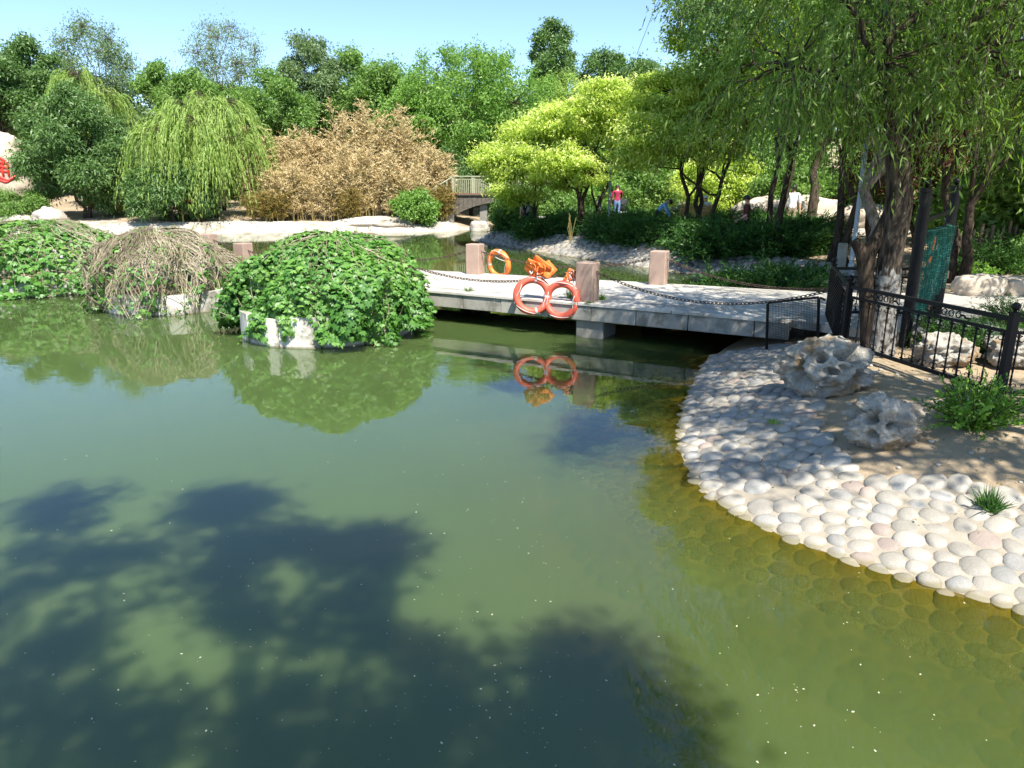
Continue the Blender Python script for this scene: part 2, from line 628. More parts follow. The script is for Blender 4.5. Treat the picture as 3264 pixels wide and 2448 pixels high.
def leaf_quads(pos, axis, L, W, rng, up=0.0, tri=False):
    """one diamond-shaped leaf per row"""
    n = len(pos)
    ref = rng.normal(size=(n, 3))
    ref[:, 2] += up * 3
    side = unit(np.cross(axis, unit(ref)))
    nrm = np.cross(axis, side)
    L = np.broadcast_to(np.asarray(L, float).reshape(-1, 1), (n, 1))
    W = np.broadcast_to(np.asarray(W, float).reshape(-1, 1), (n, 1))
    if tri:
        return np.stack([pos + side * W / 2, pos + axis * L, pos - side * W / 2], 1).reshape(-1, 3)
    mid = pos + axis * L * 0.45 + nrm * L * 0.06
    V = np.stack([pos, mid + side * W / 2, pos + axis * L, mid - side * W / 2], 1).reshape(-1, 3)
    return V


def leaf_mesh(name, V, rnd):
    n = len(rnd)
    k_ = len(V) // n
    return np_mesh(name, V, np.arange(n * k_).reshape(n, k_), False, {"rnd": np.repeat(np.clip(rnd, 0, 1), k_)})


def strand_leaves(org, dirs, length, droop, K, L, W, rng, spread=0.6, hang=0.0, curl=0.10, up=0.0, tri=False):
    """K leaves along each drooping strand; returns leaf quads, random value, strand polylines"""
    S = len(org)
    t = (np.arange(K) + 0.5) / K
    t = np.clip(t[None, :] + rng.normal(0, 0.3 / K, (S, K)), 0.02, 1)
    ln = np.asarray(length).reshape(-1, 1, 1)
    T = t[..., None]
    wig = rng.normal(0, curl, (S, 1, 3))
    pos = org[:, None, :] + dirs[:, None, :] * ln * T + wig * ln * T * T
    pos[..., 2] -= (droop * ln[..., 0] * t * t)
    tang = dirs[:, None, :] + 2 * wig * T
    tang[..., 2] -= 2 * droop * t
    tang = unit(tang)
    ax = unit(tang + rng.normal(0, spread, (S, K, 3)) + np.array([0, 0, -hang]))
    rnd = np.clip(rng.random((S, 1)) * 0.55 + rng.random((S, K)) * 0.45, 0, 1)
    n = S * K
    V = leaf_quads(pos.reshape(n, 3), ax.reshape(n, 3), L * rng.uniform(0.65, 1.25, n), W * rng.uniform(0.7, 1.2, n), rng, up, tri)
    return V, rnd.ravel()


def limb_path(a, b, rng, sag=0.0, wob=0.06, n=7):
    a, b = np.array(a, float), np.array(b, float)
    t = np.linspace(0, 1, n)[:, None]
    p = a + (b - a) * t
    ln = np.linalg.norm(b - a)
    p[1:-1] += rng.normal(0, wob * ln * 0.4, (n - 2, 3))
    p[:, 2] += sag * ln * np.sin(np.pi * t[:, 0])
    return p


def sample_lobes(lobes, n, rng, inner=0.55):
    vol = np.array([(r[0] * r[1] * r[2]) ** (2 / 3) for _, r in lobes])
    which = rng.choice(len(lobes), n, p=vol / vol.sum())
    d = unit(rng.normal(size=(n, 3)))
    rr = inner + (1 - inner) * np.sqrt(rng.random(n))
    stray = rng.random(n) < 0.16
    rr[stray] *= rng.uniform(1.0, 1.32, stray.sum())
    C = np.array([c for c, _ in lobes])[which]
    Rr = np.array([r for _, r in lobes])[which]
    return C + d * Rr * rr[:, None], d, which


def auto_lobes(h0, h1, rad, n, rng, flat=0.75, top=0.5):
    """crown lobes round a trunk axis at the origin, from height h0 to h1"""
    out = []
    H = h1 - h0
    for i in range(n):
        f = (i + 0.5) / n
        a = i * 2.399 + rng.uniform(-0.4, 0.4)
        prof = math.sin(math.pi * (0.18 + 0.72 * f)) if top > 0 else 1
        rr = rad * prof * rng.uniform(0.35, 0.62)
        lr = rad * rng.uniform(0.42, 0.62) * (1.1 - 0.45 * f)
        out.append((np.array([math.cos(a) * rr, math.sin(a) * rr, h0 + H * (0.14 + 0.74 * f)]), np.array([lr, lr, lr * flat])))
    return out


def make_tree(name, label, cat, base, lobes, mat, bark_mat, seed, n_clump=260, per=80, clump=0.42, L=0.14, W=0.075,
              trunk_r=0.16, trunk_top=None, fork=0.35, droop=0.25, lean=(0, 0), stems=1, group=None, inner=0.5, flatc=0.65,
              up=0.25, twig=0.45, limbs=None, stemspread=0.35, sub=None):
    rng = np.random.default_rng(seed)
    root = empty(name, base)
    tag(root, label, cat, group)
    C, dv, wh = sample_lobes(lobes, n_clump, rng, inner)
    # woody part
    wood = B()
    zt = max(c[2] for c, _ in lobes) if trunk_top is None else trunk_top
    nodes = []
    for s_ in range(stems):
        ang = 2 * math.pi * s_ / stems + seed
        ox, oy = (math.cos(ang) * stemspread * 0.3, math.sin(ang) * stemspread * 0.3) if stems > 1 else (0, 0)
        ex, ey = (math.cos(ang) * stemspread * zt * 0.5, math.sin(ang) * stemspread * zt * 0.5) if stems > 1 else (0, 0)
        tp = limb_path((ox, oy, -0.15), (lean[0] * zt + ex, lean[1] * zt + ey, zt), rng, 0, 0.05, 9)
        tr = trunk_r * (0.75 if stems > 1 else 1) * (1 - 0.8 * np.linspace(0, 1, 9)) * np.array([1.25] + [1] * 8)
        wood.tube(tp, list(tr), 8)
        nodes.append((tp, tr))
    limb_pts = []
    for c, r in lobes:
        tp, tr = nodes[rng.integers(len(nodes))]
        zz = fork * zt + rng.uniform(0, 0.35) * max(0.1, c[2] - fork * zt)
        i0 = int(np.clip(np.searchsorted(tp[:, 2], zz), 1, 7))
        lp = limb_path(tp[i0], c, rng, 0.06, 0.10, 7)
        wood.tube(lp, list(np.linspace(tr[i0] * 0.62, trunk_r * 0.14, 7)), 6)
        limb_pts.append(lp)
    LP = np.concatenate(limb_pts + [n_[0][4:] for n_ in nodes])
    for i in range(n_clump):
        if rng.random() < twig:
            j = np.argmin(((LP - C[i]) ** 2).sum(1) + rng.random(len(LP)) * 0.3)
            wood.tube(limb_path(LP[j], C[i], rng, 0.05, 0.12, 4), list(np.linspace(trunk_r * 0.13, trunk_r * 0.05, 4)), 4, cap=False)
    wood.build("trunk", bark_mat, root, True)
    # leaves
    n = n_clump * per
    cr = clump * rng.uniform(0.6, 1.35, n_clump)
    ci = np.repeat(np.arange(n_clump), per)
    g = rng.normal(0, 0.5, (n, 3)) * np.array([1, 1, flatc])
    pos = C[ci] + g * cr[ci][:, None]
    ax = unit(dv[ci] * 0.5 + rng.normal(0, 0.7, (n, 3)) + np.array([0, 0, -droop]))
    V = leaf_quads(pos, ax, L * rng.uniform(0.6, 1.3, n), W * rng.uniform(0.7, 1.25, n), rng, up, base[1] > 19.5)
    rnd = rng.random(n_clump)[ci] * 0.5 + rng.random(n) * 0.5
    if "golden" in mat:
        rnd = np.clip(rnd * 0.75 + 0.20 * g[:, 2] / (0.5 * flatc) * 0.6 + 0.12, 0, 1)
    link("crown", leaf_mesh("crown", V, rnd), mat, root)
    return root


def make_weeper(name, label, base, lobes, mat, bark_mat, seed, n_str=900, K=26, slen=(1.2, 2.4), L=0.13, W=0.026, trunk_r=0.25,
                trunk_pts=None, zmin=0.5, group=None, out=0.35, spread=0.42, curl=0.06, limb_r=0.35, tress=0, up=0.0):
    rng = np.random.default_rng(seed)
    root = empty(name, base)
    tag(root, label, "tree", group)
    wood = B()
    tp = np.array(trunk_pts, float)
    tpp = catmull(tp[:, :3], 4)
    trr = np.interp(np.linspace(0, 1, len(tpp)), np.linspace(0, 1, len(tp)), tp[:, 3])
    wood.tube(tpp, list(trr), 12)
    LPs = [tpp[len(tpp) // 2:]]
    for c, r in lobes:
        j = int(np.clip(np.argmin(((tpp - np.array(c) * np.array([0.2, 0.2, 0.8])) ** 2).sum(1)), len(tpp) // 3, len(tpp) - 1))
        lp = limb_path(tpp[j], np.array(c) + np.array([0, 0, r[2] * 0.5]), rng, 0.12, 0.08, 8)
        wood.tube(lp, list(np.linspace(trr[j] * limb_r + 0.01, 0.015, 8)), 6)
        LPs.append(lp)
    LP = np.concatenate(LPs)
    C, dv, wh = sample_lobes(lobes, n_str, rng, 0.35)
    if tress:
        lead = rng.integers(0, n_str, n_str // tress)
        pick = lead[rng.integers(0, len(lead), n_str)]
        C = C[pick] + rng.normal(0, 0.13, (n_str, 3))
        dv, wh = dv[pick], wh[pick]
    up_ = dv[:, 2] < -0.2
    C[up_, 2] += np.abs(dv[up_, 2]) * 0.6 * np.array([r[2] for _, r in lobes])[wh][up_]
    for i in range(0, n_str, 4):
        j = np.argmin(((LP - C[i]) ** 2).sum(1))
        wood.tube(limb_path(LP[j], C[i], rng, 0.1, 0.10, 5), list(np.linspace(0.018, 0.005, 5)), 4, cap=False)
    ln = rng.uniform(*slen, n_str)
    ln = np.minimum(ln, np.maximum(C[:, 2] - zmin + rng.uniform(-0.15, 0.15, n_str), 0.35))
    hd = dv.copy()
    hd[:, 2] = rng.uniform(0.0, 0.5, n_str)
    dirs = hd * out
    # strand: out a little, then straight down
    V, rnd = strand_leaves(C, dirs, ln, 1.0, K, L, W, rng, spread, 0.75, curl, up, tri=base[1] > 33)
    # the strand's own stem
    for i in range(0, n_str, 3 if base[1] < 20 else 9):
        t = np.linspace(0, 1, 5)[:, None]
        p = C[i] + dirs[i] * ln[i] * t
        p[:, 2] -= ln[i] * t[:, 0] ** 2
        wood.tube(p, 0.004, 3, cap=False)
    wood.build("trunk", bark_mat, root, True)
    link("crown", leaf_mesh("crown", V, rnd), mat, root)
    return root


# ------------------------------------------------------------------ paths and shore
def sheet(name, poly, z, mat, thick=0.12):
    b = B().prism([(p[0], p[1]) for p in poly], z - thick, z)
    o = b.build(name, mat)
    return tag(o, kind="structure")


sheet("path", [(4.25, 10.95), (5.75, 13.9), (7.6, 13.75), (14, 13.3), (24, 13.2), (24, 9.6), (12, 9.9), (7.6, 10.2), (6.2, 10.1), (5.2, 9.9)], 0.612, "path_stone")
walk = [P(1560, 676, 0.98), P(1950, 690, 0.98), P(2400, 712, 0.98), P(2760, 742, 0.98)]
back_walk = [(-1, 40.5), (4, 34), (8.5, 28.2), (12, 25.5), (24, 24), (24, 28), (13, 29.5), (9.5, 32.5), (6, 37), (1.5, 43)]
wv = []
sheet("footpath", back_walk, 1.03, "path_stone", 0.25)


def inpoly(x, y, poly):
    c = np.zeros(np.shape(x), bool)
    for (ax, ay), (bx, by) in zip(poly, poly[1:] + poly[:1]):
        if ay != by:
            c ^= ((ay > y) != (by > y)) & (x < (bx - ax) * (y - ay) / (by - ay) + ax)
    return c


def scatter(bbox, mask, spacing, rng, tries, stretch=1.2, relax=12):
    pts = np.zeros((0, 2))
    cand = np.stack([rng.uniform(bbox[0], bbox[1], tries), rng.uniform(bbox[2], bbox[3], tries)], 1)
    cand = cand[mask(cand[:, 0], cand[:, 1])]
    sc = np.array([1 / stretch, 1.0])
    out = []
    cell = {}
    for p in cand:
        q = p * sc
        kx, ky = int(q[0] // spacing), int(q[1] // spacing)
        if any(((q - o) ** 2).sum() < (spacing * 0.86) ** 2 for a in (-1, 0, 1) for b_ in (-1, 0, 1) for o in cell.get((kx + a, ky + b_), ())):
            continue
        cell.setdefault((kx, ky), []).append(q)
        out.append(q)
    Q = np.array(out)
    for _ in range(relax):
        d = Q[:, None] - Q[None]
        r = np.sqrt((d ** 2).sum(-1)) + 1e-6
        w = np.clip(spacing * 1.12 - r, 0, None) / r
        np.fill_diagonal(w, 0)
        Q = Q + (d * w[..., None]).sum(1) * 0.22
    return Q / sc


def stone_meshes(Q, rng, seg, rings, hmin, hmax, rmax, shrink=1.06):
    """each stone fills its own cell between its neighbours, rounded and domed"""
    th = np.arange(seg) * 2 * math.pi / seg
    out = []
    wt = rng.uniform(0.68, 1.32, len(Q))
    for i, q in enumerate(Q):
        v = Q - q
        r2 = (v ** 2).sum(1)
        sel = (r2 < (rmax * 3.2) ** 2) & (r2 > 1e-9)
        r = np.full(seg, rmax)
        for w, wj in zip(v[sel], wt[sel]):
            l = math.hypot(*w)
            c = np.cos(th - math.atan2(w[1], w[0]))
            with np.errstate(divide='ignore'):
                r = np.minimum(r, np.where(c > 0.05, l * wt[i] / (wt[i] + wj) / c, 9))
        for _ in range(1):
            r = 0.25 * np.roll(r, 1) + 0.5 * r + 0.25 * np.roll(r, -1)
        r = np.maximum(r * shrink * rng.uniform(0.92, 1.01) + rng.normal(0, 0.004, seg), 0.035)
        h = rng.uniform(hmin, hmax)
        tx, ty = rng.normal(0, 0.09, 2)
        vs = []
        for rho, zz in rings:
            x = r * np.cos(th) * rho
            y = r * np.sin(th) * rho
            vs.append(np.stack([x, y, h * zz + x * tx + y * ty], 1))
        vs.append(np.array([[0, 0, h * 1.0]]))
        vs = np.concatenate(vs)
        wx, wy = vs[:, 0] + q[0], vs[:, 1] + q[1]
        z = hgt_at(wx, wy)
        vs[:, 2] += z
        out.append(vs)
    m = len(rings)
    F3 = []
    for k_ in range(m - 1):
        for j in range(seg):
            a, b_ = k_ * seg + j, k_ * seg + (j + 1) % seg
            F3 += [(a, b_, b_ + seg), (a, b_ + seg, a + seg)]
    F3 += [((m - 1) * seg + j, (m - 1) * seg + (j + 1) % seg, m * seg) for j in range(seg)]
    return out, np.array(F3)


def cobbles(root, Q, rng, limit, seg, rings, hmin, hmax, rmax, mats, probs):
    VS, F3 = stone_meshes(Q, rng, seg, rings, hmin, hmax, rmax)
    dist = np.sqrt(Q[:, 0] ** 2 + Q[:, 1] ** 2)
    px = 721 * Q[:, 0] / np.maximum(Q[:, 1], .1)
    score = dist + 100 * (np.abs(px) > 560) + 3 * (hgt_at(Q[:, 0], Q[:, 1]) < -0.10)
    order = np.argsort(score)
    kinds = rng.choice(len(mats), len(Q), p=probs)
    for i in order[:limit]:
        vs = VS[i].copy()
        c = np.array([Q[i][0], Q[i][1], vs[-1, 2] - 0.04])
        vs[:, 0:2] -= 0
        vs[:, 2] -= c[2]
        me = np_mesh("cobblestone", vs, F3, True)
        link("cobblestone", me, mats[kinds[i]], root, c)
    rest = order[limit:]
    if len(rest):
        V = np.concatenate([VS[i] + np.array([Q[i][0], Q[i][1], 0]) for i in rest])
        nv = len(VS[0])
        Fr = np.concatenate([F3 + j * nv for j in range(len(rest))])
        me = np_mesh("cobblestone_rest", V, Fr, True)
        for m_ in mats:
            me.materials.append(MATS[m_])
        me.polygons.foreach_set("material_index", np.repeat(kinds[rest], len(F3)).astype(np.int32))
        o = bpy.data.objects.new("small_cobblestones", me)
        o.parent = root
        COL.objects.link(o)
        tag(o, kind="stuff")


def bank_sheet(name, bbox, mask, step, mat, lift=0.012):
    xs = np.arange(bbox[0], bbox[1], step)
    ys = np.arange(bbox[2], bbox[3], step)
    X, Y = np.meshgrid(xs, ys)
    i = np.arange(X.size).reshape(X.shape)
    q = np.stack([i[:-1, :-1], i[:-1, 1:], i[1:, 1:], i[1:, :-1]], -1).reshape(-1, 4)
    m = mask(X.ravel(), Y.ravel())
    q = q[m[q].all(1)]
    u, inv_ = np.unique(q, return_inverse=True)
    V = np.stack([X.ravel()[u], Y.ravel()[u], hgt_at(X.ravel()[u], Y.ravel()[u]) + lift], 1)
    o = link(name, np_mesh(name, V, inv_.reshape(-1, 4), True), mat)
    return tag(o, kind="structure")


rngC = np.random.default_rng(5)
# the cobbled bank in front: from under water up to a line in front of the rocks and the fence
upper = [P(2300, 1085, .3), P(2470, 1062, .4), P(2630, 1085, .48), P(2600, 1200, .42), P(2570, 1310, .42), P(2640, 1400, .42), P(2740, 1465, .42),
         P(2900, 1485, .42), P(3060, 1500, .42), P(3264, 1545, .42), P(3500, 1600, .42)]
poly_front = [(p.x, p.y) for p in upper] + [(5.2, 3.2), (4.4, 1.5), (2.2, 2.2), (0.6, 4.2), (0.4, 6.5), (1.0, 9.5), (2.6, 12.2)]


bare = [(P(2480, 1570, .1), 0.36, 0.20), (P(2440, 1430, .1), 0.26, 0.10), (P(3120, 1650, .3), 0.20, .12), (P(2900, 1640, .2), 0.16, .10)]


def front_mask(x, y):
    d = sdist(x, y)
    return inpoly(x, y, poly_front) & (d > -1.25)


def front_stone_mask(x, y):
    m = front_mask(x, y)
    for c, a, b_ in bare:
        m &= ((x - c.x) / a) ** 2 + ((y - c.y) / b_) ** 2 > 1
    return m


cobble_bank = bank_sheet("cobble_bank", (0.3, 5.4, 1.6, 12.6), front_mask, 0.12, "mortar", 0.022)
Q = scatter((0.3, 5.4, 1.6, 12.6), front_stone_mask, 0.124, rngC, 40000, 1.32)
cobbles(cobble_bank, Q, rngC, 300, 12, [(1.0, -0.5), (0.985, 0.25), (0.86, 0.68), (0.52, 0.95)], 0.032, 0.055, 0.16,
        ["cobble", "cobble_rose", "cobble_blue"], [0.66, 0.07, 0.27])

# the cobbled bank across the narrow water, behind the bridge
def back_mask(x, y):
    d = sdist(x, y)
    return (d > -0.5) & (d < 1.75 + 0.35 * np.sin(y * 0.9)) & (y > 15.5) & (y < 39) & (x > -3) & (x < 9.5)


back_bank = bank_sheet("far_cobble_bank", (-3.2, 9.6, 15.3, 39), back_mask, 0.25, "mortar")
Qb = scatter((-3.2, 9.6, 15.3, 39), back_mask, 0.215, rngC, 26000, 1.35, 8)
cobbles(back_bank, Qb, rngC, 300, 8, [(1.0, -0.5), (0.92, 0.5)], 0.05, 0.10, 0.20, ["cobble", "cobble_rose", "cobble_blue"], [0.6, 0.1, 0.3])


# pale concrete apron on the far shore
def apron_mask(x, y):
    d = sdist(x, y)
    return (d > -0.9) & (d < 2.0 + 0.5 * np.sin(x * 0.7)) & (y > 38) & (x < -1.2) & (x > -36) & ~((x > -3.4) & (y > 45.2))


bank_sheet("concrete_apron", (-36, -1, 38, 50), apron_mask, 0.3, "shore_concrete", 0.04)


def rock(name, label, c, size, seed, mat, cat="rock", group=None, sub=4, rough=0.22, pits=0, freq=1.6, pit_r=(0.16, 0.30), pit_d=0.35, rz=0.0, squash=0.0):
    bm = bmesh.new()
    bmesh.ops.create_icosphere(bm, subdivisions=sub, radius=1.0)
    rnd_ = random.Random(seed)
    off = Vector((seed * 7.13 % 50, seed * 3.7 % 50, seed * 1.9 % 50))
    pc = []
    for _ in range(pits):
        a = rnd_.uniform(-math.pi * 1.05, math.pi * 0.05)
        e = rnd_.uniform(-0.4, 0.75)
        pc.append((Vector((math.cos(a) * math.cos(e), math.sin(a) * math.cos(e), math.sin(e))), rnd_.uniform(*pit_r), rnd_.uniform(0.5, 1) * pit_d))
    for v in bm.verts:
        p = v.co.copy()
        n1 = noise.fractal(p * freq + off, 0.9, 2.1, 6)
        n2 = abs(noise.noise(p * freq * 2.3 + off * 2))
        n3 = abs(noise.noise(p * freq * 5.1 + off))
        rid = 1 - abs(noise.noise(p * freq * 3.1 + off * 3)) * 2.2
        s = 1 + rough * n1 - rough * 0.9 * n2 + rough * 0.12 * n3 + (rough * 0.35 * max(0, rid) ** 2 if pits else 0)
        for pc_, pr, pd in pc:
            dd = (p - pc_).length + 0.10 * noise.noise(p * 4 + off)
            if dd < pr:
                s -= pd * (1 - (dd / pr) ** 3)
        # a few flat faces
        p = p * s
        if squash:
            m_ = max(abs(p.x), abs(p.y), abs(p.z))
            p = p * (1 - squash) + (p / m_ * 0.9) * squash * (p.length / 1.0)
        v.co = Vector((p.x * size[0] / 2, p.y * size[1] / 2, p.z * size[2] / 2))
    zmin = min(v.co.z for v in bm.verts)
    for v in bm.verts:
        v.co.z -= zmin + 0.08 * size[2]
    me = bpy.data.meshes.new(name)
    bm.to_mesh(me)
    bm.free()
    me.polygons.foreach_set("use_smooth", np.ones(len(me.polygons), dtype=bool))
    o = link(name, me, mat, None, c)
    o.rotation_euler = (0, 0, rz)
    return tag(o, label, cat, group)


# ------------------------------------------------------------------ stone footbridge
DZ = 0.62


def near_x(x):
    return 12.74 - 0.565 * (x - 1.33)


def far_x(x):
    return 14.98 - 0.470 * (x - 3.03)


N0, N1 = Vector((-14.0, near_x(-14.0), 0)), Vector((4.35, near_x(4.35), 0))
F0, F1 = Vector((-14.6, far_x(-14.6), 0)), Vector((5.95, far_x(5.95), 0))
nd = (N1 - N0).normalized()
nn = Vector((nd.y, -nd.x, 0))            # out of the near side, towards the camera
fd = (F1 - F0).normalized()
fn = Vector((-fd.y, fd.x, 0))
bridge = empty("stone_footbridge", (1.3, 13.8, 0))
tag(bridge, "low flat stone footbridge with grey block edge crossing the green pond", "bridge")


def bpart(b, name, mat, smooth=False):
    o = b.build(name, mat, None, smooth)
    o.parent = bridge
    o.matrix_parent_inverse = Matrix.Translation((-1.3, -13.8, 0))
    return o


e1, e2 = nn * 0.20, fn * 0.20
dk = [N0 + e1, N1 + e1, F1 + e2, F0 + e2]
bpart(B().prism([(p.x, p.y) for p in dk], DZ - 0.16, DZ), "deck", "deck_stone")
rz_n = math.atan2(nd.y, nd.x)
rz_f = math.atan2(fd.y, fd.x)
Ln = (N1 - N0).length
rr_ = random.Random(3)
s = 0.0
while s < Ln - 0.2:                       # coping stones, then the facing blocks under them
    w = min(1.62 + rr_.uniform(-0.1, 0.1), Ln - s)
    c = N0 + nd * (s + w / 2) + nn * (0.235 + rr_.uniform(-0.006, 0.006))
    bpart(B().box((c.x, c.y, DZ - 0.022 + rr_.uniform(-0.003, 0.003)), (w - 0.012, 0.10, 0.056), rz=rz_n, bev=0.008), "coping_stone", "deck_stone")
    s += w
s = 0.0
while s < Ln - 0.2:
    w = min(0.93 + rr_.uniform(-0.12, 0.12), Ln - s)
    c = N0 + nd * (s + w / 2) + nn * (0.225 + rr_.uniform(-0.008, 0.008))
    bpart(B().box((c.x, c.y, DZ - 0.055 - 0.125), (w - 0.014, 0.07, 0.25), rz=rz_n, bev=0.006), "facing_block", "granite_grey")
    s += w
Lf = (F1 - F0).length
c = (F0 + F1) / 2 + fn * 0.225
bpart(B().box((c.x, c.y, DZ - 0.17), (Lf, 0.045, 0.24), rz=rz_f), "far_edge", "granite_grey")
POST_NEAR = [-13.9 + 3.8, -6.26, -2.51, 1.33]
POST_FAR = [-8.40, -4.38, -0.85, 3.03]
for x in POST_NEAR:
    c = Vector((x + 0.12, near_x(x + 0.12), 0))
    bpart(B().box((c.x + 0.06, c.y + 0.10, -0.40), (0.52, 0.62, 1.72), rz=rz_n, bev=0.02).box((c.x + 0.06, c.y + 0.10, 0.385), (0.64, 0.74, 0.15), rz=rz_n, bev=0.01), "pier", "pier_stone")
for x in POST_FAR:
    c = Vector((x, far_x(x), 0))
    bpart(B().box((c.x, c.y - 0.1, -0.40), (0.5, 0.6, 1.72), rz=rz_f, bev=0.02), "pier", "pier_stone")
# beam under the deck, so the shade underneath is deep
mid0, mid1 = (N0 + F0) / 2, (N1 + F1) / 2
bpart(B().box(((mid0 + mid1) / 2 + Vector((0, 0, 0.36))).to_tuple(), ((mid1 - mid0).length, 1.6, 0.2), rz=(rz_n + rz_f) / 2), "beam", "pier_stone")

POST_LABELS_N = ["pink granite post at the left end of the footbridge behind the twiggy planter", "pink granite post showing between the bare twigs and the green creeper",
                 "pink granite post peeping over the right side of the green creeper", "pink granite post beside the two red life rings"]
POST_LABELS_F = ["pink granite post on the far edge behind the bare twiggy planter", "pink granite post top showing above the middle of the green creeper",
                 "pink granite post with the orange life ring hanging beside it", "pink granite post on the far edge nearest the iron fence"]
POSTS = {}
for row, xs, fx, labs, rz in (("n", POST_NEAR, near_x, POST_LABELS_N, rz_n), ("f", POST_FAR, far_x, POST_LABELS_F, rz_f)):
    for i, x in enumerate(xs):
        b = B()
        b.box((0, 0, 0.34), (0.335, 0.30, 0.70), bev=0.014)
        o = b.build("granite_post", "granite_pink", None, False, (x, fx(x), DZ - 0.005))
        o.rotation_euler = (0, 0, rz + 0.02 * (i % 3 - 1))
        tag(o, labs[i], "post", "granite posts of the footbridge")
        POSTS[row, i] = Vector((x, fx(x), DZ))


def chain(label, a, b_, sag, group="sagging chains between the posts"):
    a, b_ = Vector(a), Vector(b_)
    ln = (b_ - a).length * (1 + 2.6 * (sag / (b_ - a).length) ** 2)
    n = max(6, int(ln / 0.066))
    bb = B()
    ring = [(math.cos(t) * 0.047 * (1.0 if abs(math.cos(t)) > 0 else 1), math.sin(t) * 0.026, 0) for t in np.linspace(0, 2 * math.pi, 8, endpoint=False)]
    for i in range(n):
        t = (i + 0.5) / n
        p = a.lerp(b_, t) - Vector((0, 0, 4 * sag * t * (1 - t)))
        tg = (b_ - a) - Vector((0, 0, 4 * sag * (1 - 2 * t)))
        M = Matrix.Translation(p) @ tg.to_track_quat('X', 'Z').to_matrix().to_4x4() @ Matrix.Rotation(R(38 if i % 2 else -52), 4, 'X')
        bb.tube(ring, 0.0085, 4, M, closed=True)
    o = bb.build("chain", "chain_rust", None, True)
    return tag(o, label, "chain", group)


off = Vector((0, 0, 0.52))
side_n = nd * 0.17
FENCE_BACK = Vector((4.96, 11.2, 0.6))
chain("rusty chain sagging along the near edge behind the red life rings", POSTS["n", 2] + off + side_n, POSTS["n", 3] + off - side_n, 0.30)
chain("rusty chain from the granite post by the red rings to the iron fence", POSTS["n", 3] + off + side_n, FENCE_BACK + Vector((-0.04, 0, 0.42)), 0.36)
chain("rusty chain on the far edge passing above the orange life ring", POSTS["f", 2] + off + side_n, POSTS["f", 3] + off - side_n, 0.26)
chain("thin rusty chain on the far edge running to the fence", POSTS["f", 3] + off + side_n, Vector((6.2, 12.2, 1.0)), 0.30)
chain("rusty chain on the far edge above the green creeper", POSTS["f", 1] + off + side_n, POSTS["f", 2] + off - side_n, 0.28)
chain("short visible chain between the two planters", POSTS["f", 0] + off + side_n, POSTS["f", 1] + off - side_n, 0.3)
chain("rusty chain on the near edge hidden mostly by the green creeper", POSTS["n", 1] + off + side_n, POSTS["n", 2] + off - side_n, 0.3)


# ------------------------------------------------------------------ life rings and jackets
def life_ring(label, c, dia, mat, yaw, tilt, roll, band=(0.4, 2.5, 4.2), rope_side=1):
    root = empty("life_ring", c)
    root.rotation_euler = (tilt, roll, yaw)
    tag(root, label, "life ring", "life rings hung on the footbridge")
    Rm, rm = dia / 2 - 0.064, 0.064
    N = 40
    circ = [(math.cos(t) * Rm, 0, math.sin(t) * Rm) for t in np.linspace(0, 2 * math.pi, N, endpoint=False)]
    B().tube(circ, rm, 12, closed=True).build("float", mat, root, True)
    for bt in band:
        arc = [(math.cos(t) * Rm, 0, math.sin(t) * Rm) for t in np.linspace(bt - 0.07, bt + 0.07, 5)]
        B().tube(arc, rm + 0.003, 12, cap=False).build("reflective_band", "tape_grey", root, True)
    rope = []
    for q in range(4):
        a0, a1 = q * math.pi / 2 + 0.5, (q + 1) * math.pi / 2 + 0.5
        for t in np.linspace(0, 1, 8, endpoint=False):
            a = a0 + (a1 - a0) * t
            rr = Rm + 0.062 - 0.11 * math.sin(math.pi * t) * (1 if q % 2 else 0.4)
            rope.append((math.cos(a) * rr, -0.066 * rope_side * (0.2 + math.sin(math.pi * t)), math.sin(a) * rr))
    B().tube(rope, 0.0068, 5, closed=True).build("grab_rope", "rope_white", root, True)
    for q in range(4):
        a = q * math.pi / 2 + 0.5
        M = Matrix.Translation((math.cos(a) * (Rm + 0.055), -0.02, math.sin(a) * (Rm + 0.055)))
        B().lathe([(0.003, -0.014), (0.012, -0.007), (0.013, 0.006), (0.003, 0.014)], 8, M).build("rope_knot", "rope_white", root, True)
    return root


pL, pR_ = D(1697, 942, 12.88), D(1790, 957, 12.72)
life_ring("left of the two red life rings, hanging under the larger orange jacket bundle", pL, 0.70, "ring_red", rz_n + 0.42, -0.20, 0.1, (5.1, 1.45))
life_ring("right of the two red life rings, beside the granite post", pR_, 0.70, "ring_red", rz_n + 0.10, -0.16, -0.2, (2.75,))
pO = D(1590, 842, far_x(-0.2) + 0.30)
life_ring("orange life ring hanging behind the far edge of the footbridge", pO, 0.70, "ring_orange", rz_f - 0.25, 0.1, 0.0, (3.2, 1.3))
# cords that tie the rings to the chain
for a, b_, lab in ((D(1738, 850, 12.96), D(1734, 900, 12.90), "white cord tying the left red life ring to the chain"),
                   (D(1826, 860, 12.85), D(1845, 930, 12.70), "white cord tying the right red life ring to the chain"),
                   (D(1535, 795, 17.2), D(1622, 838, 17.1), "white cord from the granite post to the orange life ring")):
    o = B().tube(limb_path(a, b_, np.random.default_rng(2), -0.03, 0.05, 7), 0.009, 5).build("cord", "rope_white", None, True)
    tag(o, lab, "cord")


